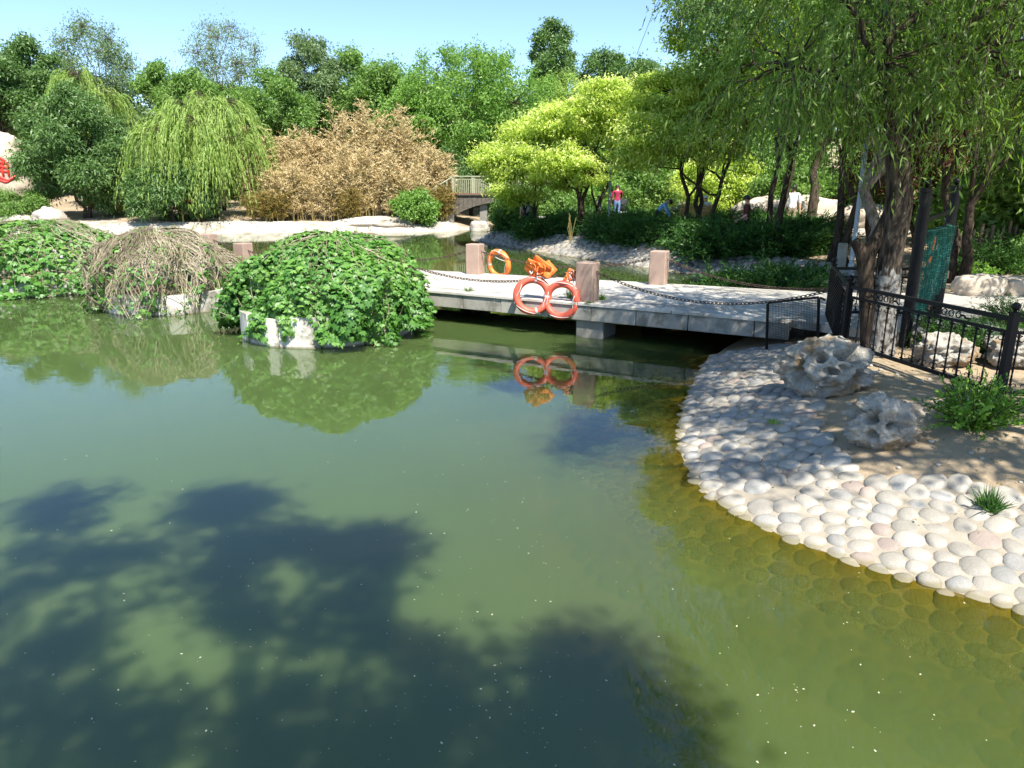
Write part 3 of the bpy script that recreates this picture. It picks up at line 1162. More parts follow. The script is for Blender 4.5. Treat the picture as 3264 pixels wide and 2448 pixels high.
def jacket(label, c, w, h, dpt, seed, n_panel, yaw):
    """folded foam jackets strapped into a bundle"""
    rn = random.Random(seed)
    root = empty("life_jacket_bundle", c, yaw)
    tag(root, label, "life jacket", "folded orange life jackets on the chain")
    for i in range(n_panel):
        t = (i + 0.5) / n_panel - 0.5
        bm = bmesh.new()
        bmesh.ops.create_cube(bm, size=1)
        bmesh.ops.subdivide_edges(bm, edges=bm.edges[:], cuts=5, use_grid_fill=True)
        ww, hh, dd = w * rn.uniform(0.45, 0.70), h * rn.uniform(0.55, 0.9), dpt * rn.uniform(0.16, 0.30)
        M = Matrix.Translation((t * w * 0.62, rn.uniform(-0.5, 0.35) * dpt, (0.12 - abs(t) * 0.3) * h + rn.uniform(-.06, .12) * h)) @ Matrix.Rotation(rn.uniform(-0.5, 0.5), 4, 'Z') @ Matrix.Rotation(rn.uniform(-0.7, 0.7), 4, 'Y') @ Matrix.Rotation(rn.uniform(-0.6, 0.6), 4, 'X')
        for v in bm.verts:
            p = v.co
            q = max(0.4, 1 - 0.45 * max(abs(2 * p.x) ** 6, abs(2 * p.z) ** 6))
            p = Vector((p.x * (1 - 0.05 * abs(2 * p.z) ** 4), p.y + 0.12 * math.sin(5 * p.x + i) + 0.10 * math.sin(6 * p.z + 2 * i), p.z * (1 - 0.05 * abs(2 * p.x) ** 4)))
            n_ = noise.noise(Vector((p.x * 3 + seed + i, p.y * 3, p.z * 3)))
            v.co = M @ Vector((p.x * ww * (1 + 0.12 * n_), p.y * dd * q * (1 + 0.35 * n_), p.z * hh * (1 + 0.12 * n_)))
        me = bpy.data.meshes.new("foam_panel")
        bm.to_mesh(me)
        bm.free()
        link("foam_panel", me, "vest_orange", root)
    for i in range(4):
        x0 = rn.uniform(-0.4, 0.2) * w
        pts = [(x0 + w * 0.30 * t + 0.03 * math.sin(7 * t + i), -dpt * (0.62 + 0.15 * math.sin(5 * t + i)), h * (0.30 * math.cos(4 * t + i * 2) + .05)) for t in np.linspace(0, 1, 10)]
        B().tube(pts, 0.010, 5).build("strap", "rope_white" if i % 2 else "vest_orange", root, True)
    return root


jacket("large crumpled bundle of orange life jackets on the chain above the left red ring", D(1724, 858, 12.98), 0.56, 0.31, 0.24, 4, 7, rz_n)
jacket("small folded orange life jacket hanging beside the granite post", D(1816, 886, 12.92), 0.20, 0.30, 0.14, 9, 3, rz_n + 0.3)


# ------------------------------------------------------------------ round planters in the water
def planter(label, c, rad, h, seed, segs=12):
    root = empty("round_planter", (c[0], c[1], 0))
    tag(root, label, "planter", "round concrete planters in the pond")
    rn = random.Random(seed)
    for i in range(segs):
        a0, a1 = 2 * math.pi * i / segs + 0.012 + seed, 2 * math.pi * (i + 1) / segs - 0.012 + seed
        r1 = rad * rn.uniform(0.985, 1.015)
        hh = h * rn.uniform(0.95, 1.05)
        aa = np.linspace(a0, a1, 5)
        poly = [(math.cos(a) * r1, math.sin(a) * r1) for a in aa] + [(math.cos(a) * (r1 - 0.12), math.sin(a) * (r1 - 0.12)) for a in aa[::-1]]
        B().prism(poly, -0.9, hh).build("wall_segment", "planter_concrete", root)
    B().lathe([(rad * 1.0, -0.95), (rad * 1.02, -0.10), (rad * 0.98, -0.06), (rad * 0.9, -0.05)], 40).build("footing", "planter_concrete", root, False)
    B().lathe([(rad - 0.13, -0.8), (rad - 0.13, h - 0.12), (rad * 0.5, h + 0.02), (0.02, h + 0.08)], 24).build("soil", "dirt", root, True)
    return root


def creeper(label, c, rx, ry, z0, z1, n, seed, mat, leafL=0.10, dead=0, leaf_frac=1.0, name="creeper", cluster=5):
    """mound of trailing vines: leaves in five-fingered fans over a domed mat of stems"""
    rng = np.random.default_rng(seed)
    root = empty(name, (c[0], c[1], z0))
    tag(root, label, "creeper")
    H = z1 - z0

    def surf(u, th, k_=1.0):
        lump = 1 + 0.10 * np.sin(3 * th + seed) + 0.09 * np.sin(7 * th + 2.1 * seed + 6 * u) + 0.07 * np.sin(12 * th + 11 * u) * u + 0.05 * np.sin(19 * th - 14 * u) * u
        r = np.sin(np.minimum(u, 1.0) * math.pi / 2) ** 0.80 * lump
        rag = 0.16 * np.sin(5 * th + seed * 1.7) + 0.10 * np.sin(11 * th + seed)
        z = np.clip(np.cos(u * math.pi / 2), 0, 1) ** 1.0 * H * (1 + 0.10 * np.sin(5 * th + 4 * u) * u + 0.08 * np.sin(3 * th + 7 * u + seed)) - np.clip(u - 0.8, 0, 1) * (1.0 + 2.3 * rag) * 1.0
        return np.stack([r * rx * k_ * np.cos(th), r * ry * k_ * np.sin(th), z * (0.9 + 0.1 * k_)], -1)
    # stems
    st = B()
    for i in range(160 + dead):
        th = rng.uniform(0, 2 * math.pi)
        u0 = rng.uniform(0, 0.6)
        us = np.linspace(u0, min(1.12, u0 + rng.uniform(0.3, 0.7)), 7)
        ths = th + np.cumsum(rng.normal(0, 0.07, 7))
        p = surf(us, ths, 0.97 if i < 160 else 1.0) + rng.normal(0, 0.03, (7, 3))
        p[:, 2] = np.maximum(p[:, 2], -z0 + 0.02)
        st.tube(p, 0.006, 3, cap=False)
    sm = st.mesh("stem")
    a = sm.attributes.new("rnd", 'FLOAT', 'POINT')
    a.data.foreach_set("value", np.repeat(rng.random(len(sm.vertices) // 21 + 1), 21)[:len(sm.vertices)].astype(np.float32))
    link("stem", sm, "dead_twigs", root)
    # leaf fans
    m = int(n * leaf_frac)
    u = np.sqrt(rng.random(m)) * 1.06
    th = rng.uniform(0, 2 * math.pi, m)
    depth = rng.uniform(0.86, 1.04, m)
    C = surf(u, th, depth[:, None] if False else 1.0) * np.stack([depth, depth, 0.94 + 0.06 * depth], -1)
    e = 1e-2
    du = surf(np.minimum(u + e, 1.1), th) - surf(u, th)
    dt = surf(u, th + e) - surf(u, th)
    nrm = unit(np.cross(du, dt))
    nrm *= np.sign((nrm * np.stack([np.cos(th), np.sin(th), np.full(m, 0.4)], -1)).sum(-1, keepdims=True))
    face = unit(nrm * 0.8 + np.array([0, 0, 0.45]) + rng.normal(0, 0.33, (m, 3)))
    down = unit(np.cross(np.cross(face, np.array([0, 0, -1.0])), face) + rng.normal(0, 0.15, (m, 3)))
    sd = unit(np.cross(face, down))
    Vs, Rs = [], []
    size = leafL * rng.uniform(0.6, 1.3, m)
    base = np.clip(rng.random(m) * 0.5 + 0.26 + 0.26 * np.sin(5 * th + 3 * u + seed) * np.sin(9 * u + 2 * th), 0, 0.85)
    size *= 1 + 0.25 * np.sin(7 * th + 5 * u)
    young = (rng.random(m) < 0.14) & (C[:, 2] > H * 0.45)
    base[young] = 0.85 + 0.15 * rng.random(young.sum())
    for f_, an in enumerate(np.linspace(-1.25, 1.25, cluster)):
        ax = unit(down * math.cos(an) + sd * math.sin(an) - face * 0.12)
        sl = size * (1.0 - 0.18 * abs(an))
        side = unit(np.cross(ax, face))
        W = sl * 0.46
        mid = C + ax * (sl * 0.52)[:, None]
        V = np.stack([C, mid + side * (W / 2)[:, None] - face * 0.012, C + ax * sl[:, None] - face * (sl * 0.12)[:, None], mid - side * (W / 2)[:, None] - face * 0.012], 1)
        Vs.append(V)
        Rs.append(np.clip(base + rng.normal(0, 0.06, m), 0, 1))
    V = np.stack(Vs, 1).reshape(-1, 3)
    V[:, 2] = np.maximum(V[:, 2], -z0 + 0.012)
    rnd = np.stack(Rs, 1).reshape(-1)
    link("foliage", leaf_mesh("foliage", V, rnd), mat, root)
    # trailing shoots that stick out
    S = 90
    th = rng.uniform(0, 2 * math.pi, S)
    u = rng.uniform(0.05, 1.0, S)
    O = surf(u, th)
    dr = unit(np.stack([np.cos(th) * u, np.sin(th) * u, 1.15 - u], -1) + rng.normal(0, 0.35, (S, 3)))
    V, r_ = strand_leaves(O, dr, rng.uniform(0.12, 0.38, S), 0.7, 9, leafL * 0.55, leafL * 0.24, rng, 0.7)
    V[:, 2] = np.maximum(V[:, 2], -z0 + 0.012)
    link("trailing_shoot", leaf_mesh("trailing_shoot", V, 0.6 + 0.4 * r_), mat, root)
    return root


planter("round concrete planter under the thick green creeper beside the footbridge", (-3.38, 13.15), 1.52, 0.50, 1, 13)
creeper("thick green five-leaved creeper mounded over the nearest planter", (-3.24, 13.15), 1.70, 1.64, 0.44, 1.72, 15500, 11, "leaf_creeper", 0.088)
planter("round concrete planter under bare brown twigs", (-7.55, 16.05), 1.36, 0.42, 2, 11)
creeper("mostly dry brown twiggy creeper with few green leaves on the middle planter", (-7.75, 16.0), 1.52, 1.5, 0.40, 1.62, 2300, 12, "leaf_creeper", 0.085, dead=1400)
planter("round concrete planter at the left edge of the photo", (-12.2, 18.9), 1.8, 0.35, 3, 12)
creeper("loose green creeper over the planter at the left edge", (-12.35, 18.9), 2.75, 2.0, 0.32, 1.66, 6500, 13, "leaf_creeper", 0.12, dead=150)


# ------------------------------------------------------------------ rocks on the right bank
def on_ground(px, py, guess=0.45):
    z = guess
    for _ in range(4):
        p = P(px, py, z)
        z = gz(p.x, p.y)
    return P(px, py, z)


c = on_ground(2640, 1265)
rock("scholar_rock", "large pitted grey and ochre rock above the cobbles by the fence corner", (c.x + 0.03, c.y + 0.18, gz(c.x, c.y + .18) - 0.06), (0.98, 0.66, 0.68), 3, "karst", sub=6, rough=0.20, pits=16, freq=1.5, pit_r=(0.12, 0.34), pit_d=0.6, rz=-0.25)
c = on_ground(2815, 1420)
rock("scholar_rock", "smaller grey rock with deep holes in front of the iron fence", (c.x + 0.02, c.y + 0.09, gz(c.x, c.y + .09) - 0.05), (0.65, 0.46, 0.50), 8, "karst", sub=6, rough=0.20, pits=15, freq=1.7, pit_r=(0.16, 0.38), pit_d=0.75, rz=-0.3)
c = on_ground(3035, 1175)
rock("grey_rock", "grey rock lying behind the iron fence pickets", (c.x, c.y + .2, gz(c.x, c.y) - 0.03), (0.66, 0.5, 0.40), 12, "karst", sub=5, rough=0.3, pits=7, squash=.3)
c = on_ground(3235, 1180)
rock("grey_rock", "pale rock behind the fence at the right edge of the photo", (c.x + .1, c.y + .2, gz(c.x, c.y) - 0.03), (0.62, 0.5, 0.40), 13, "karst", sub=5, rough=0.3, pits=7, squash=.3)
for i, (px, w) in enumerate(((3150, 1.0), (3290, 1.0))):
    c = P(px, 948, 0.6)
    rock("edging_boulder", ("long pale edging boulder beside the path below the junipers", "pale edging boulder at the right edge beside the path")[i], (c.x, c.y + 0.3, 0.52), (w, 0.6, 0.52), 20 + i, "boulder_beige", sub=4, rough=0.16, squash=0.4)
c = on_ground(2610, 890, .6)
rock("grey_rock", "rounded grey rock by the end of the far cobbled bank", (c.x, c.y, gz(c.x, c.y) - .05), (0.9, 0.7, 0.5), 24, "karst", sub=3, rough=0.2)
c = on_ground(2085, 815, .5)
rock("grey_rock", "tan stone lying at the top of the far cobbled bank", (c.x, c.y, gz(c.x, c.y) - .05), (0.55, 0.4, 0.35), 25, "boulder_beige", sub=3, rough=0.2)
c = on_ground(1860, 765, .5)
rock("grey_rock", "pale stone at the edge of the junipers on the far cobbled bank", (c.x, c.y, gz(c.x, c.y) - .05), (0.6, 0.5, 0.5), 26, "shore_concrete", sub=3, rough=0.2)
rock("flat_rock", "large flat pale rock slab on the far shore under the bamboo", (-7.9, 43.9, 0.05), (5.6, 2.6, 0.85), 27, "shore_concrete", sub=4, rough=0.16, squash=0.25)
rock("flat_rock", "small angular pale rock in the water below the arched bridge", (-1.9, 43.6, -0.25), (1.3, 0.9, 0.95), 28, "shore_concrete", sub=3, rough=0.22, squash=0.5)
rock("shore_rock", "tall pale shore rock at the far left under the dark tree", (-26.3, 42.1, -0.1), (2.2, 1.3, 1.55), 29, "shore_concrete", sub=4, rough=0.25)
rock("shore_rock", "low pale shore rock at the left edge of the far shore", (-28.3, 42.2, -0.1), (2.4, 1.3, 1.15), 30, "shore_concrete", sub=4, rough=0.25)
for i, (px, py, w, h) in enumerate(((2430, 690, 2.6, 1.5), (2560, 700, 3.2, 1.5), (2760, 690, 2.4, 1.3), (2890, 760, 1.6, 1.6), (3200, 690, 2.6, 1.3))):
    c = D(px, py, 31 - 1.2 * i)
    g = gz(c.x, c.y)
    rock("beige_boulder", ("beige boulder behind the man in the dark red shirt", "beige boulder behind the man in the white shirt", "beige boulder right of the leaning grey trunk",
         "pale ochre boulder seen behind the willow trunk", "beige boulder far right behind the forked trunks")[i], (c.x, c.y, g - 0.2), (w, 1.8, h), 40 + i, "boulder_beige", sub=4, rough=0.18, squash=0.3)

# ------------------------------------------------------------------ black iron fence
fence = empty("iron_fence", (4.31, 9.2, 0.5))
tag(fence, "black wrought iron fence with scrolls and ball topped posts", "fence")


def fpart(b, name, mat="iron_black", smooth=False, root=fence):
    o = b.build(name, mat, None, smooth)
    o.parent = root
    o.matrix_parent_inverse = Matrix.Translation(-Vector(root.location))
    return o


def spiral(cx, cz, r, turns, start, sgn, n=12):
    return [(cx + sgn * math.cos(start + t * turns) * r * (1 - 0.55 * t / 1.0 * 0.9), 0, cz + math.sin(start + t * turns) * r * (1 - 0.5 * t)) for t in np.linspace(0, 1, n)]


sc_top = B()
for sg in (-1, 1):
    sc_top.tube(spiral(sg * 0.034, -0.05, 0.034, 5.2, math.pi / 2, sg), 0.0052, 4)
    sc_top.tube([(0, 0, -0.02), (sg * 0.01, 0, -0.01), (sg * 0.034, 0, -0.016)], 0.0052, 4)
sc_top = sc_top.mesh("scroll")
sc_mid = B()
for k_, cx in enumerate((-0.17, -0.075, 0.02, 0.115)):
    rr = 0.040
    sc_mid.tube([(cx + math.cos(t) * rr * (1 - 0.05 * t), 0, math.sin(t) * rr * (1 - 0.06 * t)) for t in np.linspace(0.3 * k_, 0.3 * k_ + 6.6, 18)], 0.0065, 5)
for sg in (-1, 1):
    sc_mid.tube([(sg * (0.19 + 0.12 * t) - 0.03, 0, 0.012 * math.sin(t * 9) - 0.025 * t) for t in np.linspace(0, 1, 8)], list(np.linspace(0.013, 0.005, 8)), 5)
sc_mid = sc_mid.mesh("ornament")
for me in (sc_top, sc_mid):
    me.materials.append(MATS["iron_black"])


def fpost(p, h, r=0.032, ball=0.042, root=fence):
    o = fpart(B().box((p[0], p[1], p[2] + h / 2 - 0.1), (2 * r, 2 * r, h + 0.2), bev=0.004).box((p[0], p[1], p[2] + h + 0.008), (2 * r + .016, 2 * r + .016, 0.016)), "post", root=root)
    b = B().lathe([(0.012, 0), (0.02, 0.006), (0.014, 0.016)] + [(ball * math.sin(t), 0.014 + ball - ball * math.cos(t)) for t in np.linspace(0.35, 3.0, 9)], 12, Matrix.Translation((p[0], p[1], p[2] + h + 0.014)))
    f_ = b.build("ball_finial", "iron_black", None, True)
    f_.parent = o
    return o


def bar(a, b_, w, h, name, root=fence, mat="iron_black"):
    a, b_ = Vector(a), Vector(b_)
    d = b_ - a
    M = Matrix.Translation((a + b_) / 2) @ d.to_track_quat('X', 'Z').to_matrix().to_4x4()
    return fpart(B().box((0, 0, 0), (d.length, w, h), M=M, bev=0.003), name, mat, root=root)


def panel(a, b_, za, zb, H, picket_sp=0.152, scrolls=True, ornaments=(0.27, 0.68)):
    a, b_ = Vector((a[0], a[1], 0)), Vector((b_[0], b_[1], 0))
    L = (b_ - a).length
    d = (b_ - a) / L
    ang = math.atan2(d.y, d.x)

    def at(s, z):
        t = s / L
        q = a + d * s
        return Vector((q.x, q.y, za + (zb - za) * t + z))
    e = 0.035
    bar(at(e, H - 0.035), at(L - e, H - 0.035), 0.04, 0.045, "top_rail")
    bar(at(e, H - 0.165), at(L - e, H - 0.165), 0.03, 0.032, "middle_rail")
    bar(at(e, 0.09), at(L - e, 0.09), 0.04, 0.042, "bottom_rail")
    n = int(L / picket_sp)
    for i in range(n):
        s = L * (i + 0.5) / n
        p0, p1 = at(s, 0.112), at(s, H - 0.182)
        hh = p1.z - p0.z
        b = B()
        # twisted square bar
        m = 14
        vs, fs = [], []
        for j in range(m + 1):
            tw = 0 if j < 3 or j > 11 else (j - 3) * 0.8
            for q in range(4):
                an = tw + q * math.pi / 2 + math.pi / 4
                vs.append((math.cos(an) * 0.0105, math.sin(an) * 0.0105, hh * j / m))
        for j in range(m):
            for q in range(4):
                fs.append((j * 4 + q, j * 4 + (q + 1) % 4, (j + 1) * 4 + (q + 1) % 4, (j + 1) * 4 + q))
        b.add(vs, fs, Matrix.Translation(p0))
        fpart(b, "picket")
        if scrolls:
            for z_, fl in ((H - 0.182, 0), (0.112, math.pi)):
                o = bpy.data.objects.new("scroll", sc_top)
                q = at(s, z_)
                o.matrix_world = Matrix.Translation(q) @ Matrix.Rotation(ang, 4, 'Z') @ Matrix.Rotation(fl, 4, 'Y')
                o.parent = fence
                o.matrix_parent_inverse = Matrix.Translation(-Vector(fence.location))
                COL.objects.link(o)
    for f_ in ornaments:
        o = bpy.data.objects.new("ornament", sc_mid)
        q = at(L * f_, H - 0.103)
        o.matrix_world = Matrix.Translation(q) @ Matrix.Rotation(ang, 4, 'Z')
        o.parent = fence
        o.matrix_parent_inverse = Matrix.Translation(-Vector(fence.location))
        COL.objects.link(o)


FA, FB, FC = (4.31, 9.2), (4.83, 6.86), (7.4, 6.55)
zA, zB = 0.53, 0.53
fpost((*FA, zA), 0.86)
fpost((*FB, zB), 0.88, 0.036)
fpost((4.96, 11.2, 0.6), 0.82)
fpost((6.55, 11.05, 0.6), 0.82)
fpost((*FC, 0.53), 0.88)
panel(FA, FB, zA, zB, 0.86)
panel(FB, FC, zB, 0.53, 0.86)
panel(FA, (4.96, 11.2), zA, 0.58, 0.84, ornaments=(0.5,))
panel((4.96, 11.2), (6.55, 11.05), 0.6, 0.6, 0.80, ornaments=(0.5,))
# wire mesh tied over the short side panel
msh = B()
a, b_ = Vector((4.29, 9.25, 0.6)), Vector((4.93, 11.17, 0.66))
for i in range(46):
    t = i / 45
    p = a.lerp(b_, t)
    msh.tube([p + Vector((-0.03, 0.01, 0)), p + Vector((-0.03, 0.01, 0.72))], 0.0035, 3, cap=False)
for j in range(19):
    z = 0.72 * j / 18
    msh.tube([a + Vector((-0.034, 0.01, z)), b_ + Vector((-0.034, 0.01, z))], 0.0035, 3, cap=False)
fpart(msh, "wire_mesh")

# low mesh gate at the end of the footbridge
gate = empty("mesh_barrier", (3.95, 10.8, 0.2))
tag(gate, "low black wire mesh barrier at the end of the footbridge", "barrier")
ga, gb = D(2447, 1090, 10.72), D(2610, 1060, 10.55)
ta, tb, te = D(2447, 968, 10.72), D(2610, 950, 10.55), D(2632, 957, 10.5)
bar((ga.x, ga.y, ga.z - 0.2), ta, 0.035, 0.035, "post", gate)
bar((gb.x, gb.y, gb.z - 0.2), tb, 0.035, 0.035, "post", gate)
bar(ta + Vector((0, 0, .012)), tb + Vector((0, 0, .012)), 0.036, 0.03, "top_bar", gate)
bar(tb + Vector((0.01, 0, .008)), te, 0.034, 0.026, "top_bar", gate)
msh = B()
for i in range(34):
    t = i / 33
    p, q = ga.lerp(gb, t), ta.lerp(tb, t)
    msh.tube([p, q], 0.0028, 3, cap=False)
for j in range(22):
    t = j / 21
    msh.tube([ga.lerp(ta, t), gb.lerp(tb, t)], 0.0028, 3, cap=False)
fpart(msh, "wire_mesh", root=gate)

# tall black gate posts with the green net between them
GA, GB = Vector((5.30, 9.55, 0.55)), Vector((6.80, 11.45, 0.58))
gp = empty("gate_frame", GA)
tag(gp, "tall black gate frame of two posts with ball tops behind the fence", "gate")
for q, h in ((GA, 2.02), (GB, 2.02)):
    o = fpart(B().lathe([(0.072, -0.25), (0.072, h - 0.06), (0.080, h - 0.05), (0.080, h - 0.01), (0.06, h)], 16, Matrix.Translation(q)), "post", root=gp)
    b = B().lathe([(0.02, 0), (0.016, 0.02)] + [(0.048 * math.sin(t), 0.062 - 0.048 * math.cos(t)) for t in np.linspace(0.4, 3.0, 9)], 14, Matrix.Translation(q + Vector((0, 0, h))))
    f_ = b.build("ball_finial", "iron_black", None, True)
    f_.parent = o
for z in (1.62, 1.42):
    bar(GA + Vector((0.03, 0.04, z - 0.02)), GB + Vector((-0.03, -0.04, z + 0.02)), 0.04, 0.05, "cross_bar", gp)
bar(GA + Vector((0.03, 0.04, 0.10)), GB + Vector((-0.03, -0.04, 0.12)), 0.04, 0.05, "cross_bar", gp)
gd = (GB - GA)
gdn = gd.normalized()
gnn = Vector((-gdn.y, gdn.x, 0))
rngN = np.random.default_rng(4)


def net_pt(u, v):
    """u along the gate, v from the top down; the net hangs in folds and is gathered"""
    s = 0.06 + 0.86 * u - 0.05 * v * u
    fold = 0.05 * math.sin(u * 38 + 1.2 * math.sin(3 * v)) + 0.03 * math.sin(u * 71 + 2 * v)
    z = 1.47 - 0.07 * (1 - u) * 0 - v * (1.22 - 0.30 * u) + 0.02 * math.sin(u * 17)
    p = GA + gd * s + gnn * (fold - 0.05)
    return Vector((p.x, p.y, GA.z + z))


net = empty("green_net", GA + gd * 0.5)
tag(net, "green safety net hanging in folds on the tall black gate frame", "net")
n1, n2 = B(), B()
for i in range(46):
    u = (i + 0.5) / 46 + rngN.normal(0, 0.003)
    (n2 if i % 6 == 0 else n1).tube([net_pt(u, v) for v in np.linspace(0, 1, 14)], 0.0052, 3, cap=False)
for j in range(40):
    v = (j + 0.5) / 40
    (n2 if j % 5 == 0 else n1).tube([net_pt(u, v + 0.01 * math.sin(u * 20)) for u in np.linspace(0, 1, 40)], 0.0040, 3, cap=False)
for b, nm, mt in ((n1, "mesh", "net_green"), (n2, "border_cord", "net_pale")):
    o = b.build(nm, mt)
    o.parent = net
    o.matrix_parent_inverse = Matrix.Translation(-(GA + gd * 0.5))
b = B()
for (u0, v0, u1, v1) in ((0.13, 0.08, 0.12, 0.24), (0.22, 0.30, 0.19, 0.44), (0.12, 0.30, 0.11, 0.38), (0.17, 0.52, 0.15, 0.62)):
    b.tube([net_pt(u0 + (u1 - u0) * t, v0 + (v1 - v0) * t) - gnn * 0.03 for t in np.linspace(0, 1, 6)], [0.004, 0.008, 0.011, 0.007, 0.009, 0.003], 5)
o = b.build("orange_rag", "vest_orange")
o.parent = net
o.matrix_parent_inverse = Matrix.Translation(-(GA + gd * 0.5))

# ------------------------------------------------------------------ trees on the right
wl = [((-1.25, -0.35, 3.75), (1.0, 1.0, 0.75)), ((-0.5, 0.35, 4.5), (1.5, 1.4, 0.95)), ((1.0, -0.2, 3.9), (1.3, 1.2, 0.9)), ((0.3, -0.6, 5.6), (1.9, 1.7, 1.1)),
      ((2.0, 0.5, 4.6), (1.5, 1.4, 1.0)), ((-1.0, 0.8, 5.2), (1.4, 1.3, 1.0)), ((0.2, 1.3, 3.7), (1.4, 1.0, 0.8)), ((0.5, 0, 7.0), (1.8, 1.8, 1.2)), ((3.0, -0.8, 4.2), (1.3, 1.3, .9)),
      ((2.6, -1.3, 6.0), (1.7, 1.6, 1.2)), ((-1.55, -0.3, 3.15), (.8, .8, .45)), ((-0.7, -0.5, 3.2), (.8, .8, .45)), ((0.35, -0.6, 3.25), (.8, .7, .45)), ((1.3, -0.5, 3.1), (.9, .8, .45)), ((2.3, -0.2, 3.2), (.9, .9, .5)), ((-1.0, 0.6, 3.1), (.9, .8, .45))]
wl = [(np.array(c_), np.array(r_)) for c_, r_ in wl]
willow = make_weeper("weeping_willow", "big willow with split leaning trunk standing behind the iron fence", (4.66, 8.95, 0.50), wl, "leaf_willow", "bark_willow", 21, n_str=2450, K=26,
            slen=(0.5, 1.5), L=0.115, W=0.020, trunk_r=0.2, zmin=2.0, spread=0.8, curl=0.20, out=0.7,
            trunk_pts=[(0.0, 0, -0.25, 0.24), (0.0, 0, 0.1, 0.18), (0.0, 0, 0.7, 0.15), (-0.02, 0, 1.3, 0.14), (0.0, 0, 1.85, 0.15), (-0.12, 0, 2.5, 0.125), (-0.34, 0, 3.2, 0.105), (-0.38, 0.05, 4.2, 0.09), (0.0, 0, 5.4, 0.065), (0.4, 0, 6.8, 0.03)])
stub = B()
stub.tube(catmull([(-0.10, 0.02, -0.2), (-0.17, 0.03, 0.4), (-0.24, 0.06, 0.9), (-0.26, 0.08, 1.25), (-0.12, 0.08, 1.55), (0.0, 0.06, 1.9)], 5), list(np.linspace(0.09, 0.10, 26)), 9)
stub.tube(catmull([(-0.25, 0.08, 1.05), (-0.34, 0.09, 1.30), (-0.44, 0.1, 1.44)], 5), list(np.linspace(0.10, 0.06, 11)), 8)
stub.build("split_stem", "bark_dark", willow, True)


def rel_lobes(base, specs):
    """lobes given in world metres (x, y, z, rx, ry, rz) turned relative to the base"""
    return [(np.array([x - base[0], y - base[1], z - base[2]]), np.array([a, b_, c_])) for x, y, z, a, b_, c_ in specs]


def gbase(x, y):
    return (x, y, gz(x, y))


# golden ash-like trees over the juniper bank
bs = gbase(0.9, 32.4)
make_tree("golden_tree", "small golden-leaved tree leaning over the water beside the arched bridge", "tree", bs,
          rel_lobes(bs, [(-0.7, 31.6, 3.6, 1.0, 1.0, .7), (0.6, 32.2, 4.3, 1.3, 1.2, .8), (-0.1, 31.2, 2.7, .9, .9, .6), (1.7, 31.6, 3.1, 1.1, 1, .7), (1.3, 32.6, 5.0, 1.1, 1.1, .7), (0.5, 32.0, 2.0, .7, .7, .4)]),
          "leaf_golden", "bark_dark", 51, 190, 150, 0.46, 0.15, 0.07, 0.10, fork=0.25, stems=3, stemspread=0.4, group="golden-leaved trees", droop=0.35, flatc=0.5, trunk_top=3.2, up=0.5)
bs = gbase(3.1, 30.2)
make_tree("golden_tree", "wide golden-leaved tree with dark forked trunk above the junipers", "tree", bs,
          rel_lobes(bs, [(1.6, 29.6, 3.6, 1.3, 1.2, .7), (2.2, 30.4, 5.0, 1.5, 1.4, .8), (3.7, 30.0, 5.7, 1.5, 1.4, .8), (4.9, 29.8, 4.6, 1.4, 1.2, .7), (3.0, 29.0, 3.2, 1.0, .9, .5), (0.9, 30.6, 4.3, 1.0, 1., .6)]),
          "leaf_golden", "bark_dark", 52, 300, 150, 0.46, 0.15, 0.07, 0.15, fork=0.2, stems=3, stemspread=0.55, group="golden-leaved trees", droop=0.35, flatc=0.5, trunk_top=4.2, up=0.5)
bs = gbase(6.6, 26.0)
make_tree("golden_tree", "golden-leaved tree with slanting trunk by the yellow bench", "tree", bs,
          rel_lobes(bs, [(5.0, 25.8, 4.3, 1.3, 1.2, .8), (5.6, 26.2, 5.6, 1.4, 1.3, .8), (6.9, 26.0, 6.2, 1.4, 1.3, .8), (8.0, 25.6, 5.2, 1.4, 1.3, .9), (6.6, 25.0, 3.9, 1.1, 1.0, .6), (4.3, 26.4, 3.6, 0.9, .9, .5)]),
          "leaf_golden", "bark_dark", 53, 300, 150, 0.44, 0.14, 0.065, 0.14, fork=0.22, stems=2, stemspread=0.5, group="golden-leaved trees", droop=0.35, flatc=0.5, trunk_top=4.6, up=0.5)
bs = gbase(8.6, 24.0)
make_tree("golden_tree", "tall golden-green tree rising above the other golden trees", "tree", bs,
          rel_lobes(bs, [(6.2, 23.4, 7.0, 1.4, 1.3, .9), (7.2, 23.8, 8.6, 1.6, 1.5, 1.0), (8.6, 23.4, 7.4, 1.6, 1.5, 1.0), (5.7, 23.6, 8.2, 1.0, 1, .7), (7.6, 23.0, 10.2, 1.5, 1.5, 1.0), (8.2, 23.4, 5.6, 1.3, 1.2, .8)]),
          "leaf_golden_green", "bark_dark", 54, 330, 140, 0.46, 0.14, 0.065, 0.15, fork=0.3, stems=2, stemspread=0.25, group="golden-leaved trees", droop=0.35, flatc=0.5, trunk_top=6.5, up=0.4)
bs = gbase(9.6, 34.5)
make_tree("golden_shrub", "low bright golden shrub behind the man in the dark red shirt", "shrub", bs,
          rel_lobes(bs, [(8.6, 34, 2.7, 1.2, 1, .8), (9.8, 34.4, 3.2, 1.4, 1, .9), (11.0, 34.2, 2.6, 1.2, 1, .8), (9.4, 33.8, 1.9, 1.1, 1, .6)]),
          "leaf_golden", "bark_dark", 55, 140, 130, 0.45, 0.16, 0.08, 0.06, stems=4, trunk_top=2.2, droop=0.3, up=0.5)
bs = gbase(6.4, 21.6)
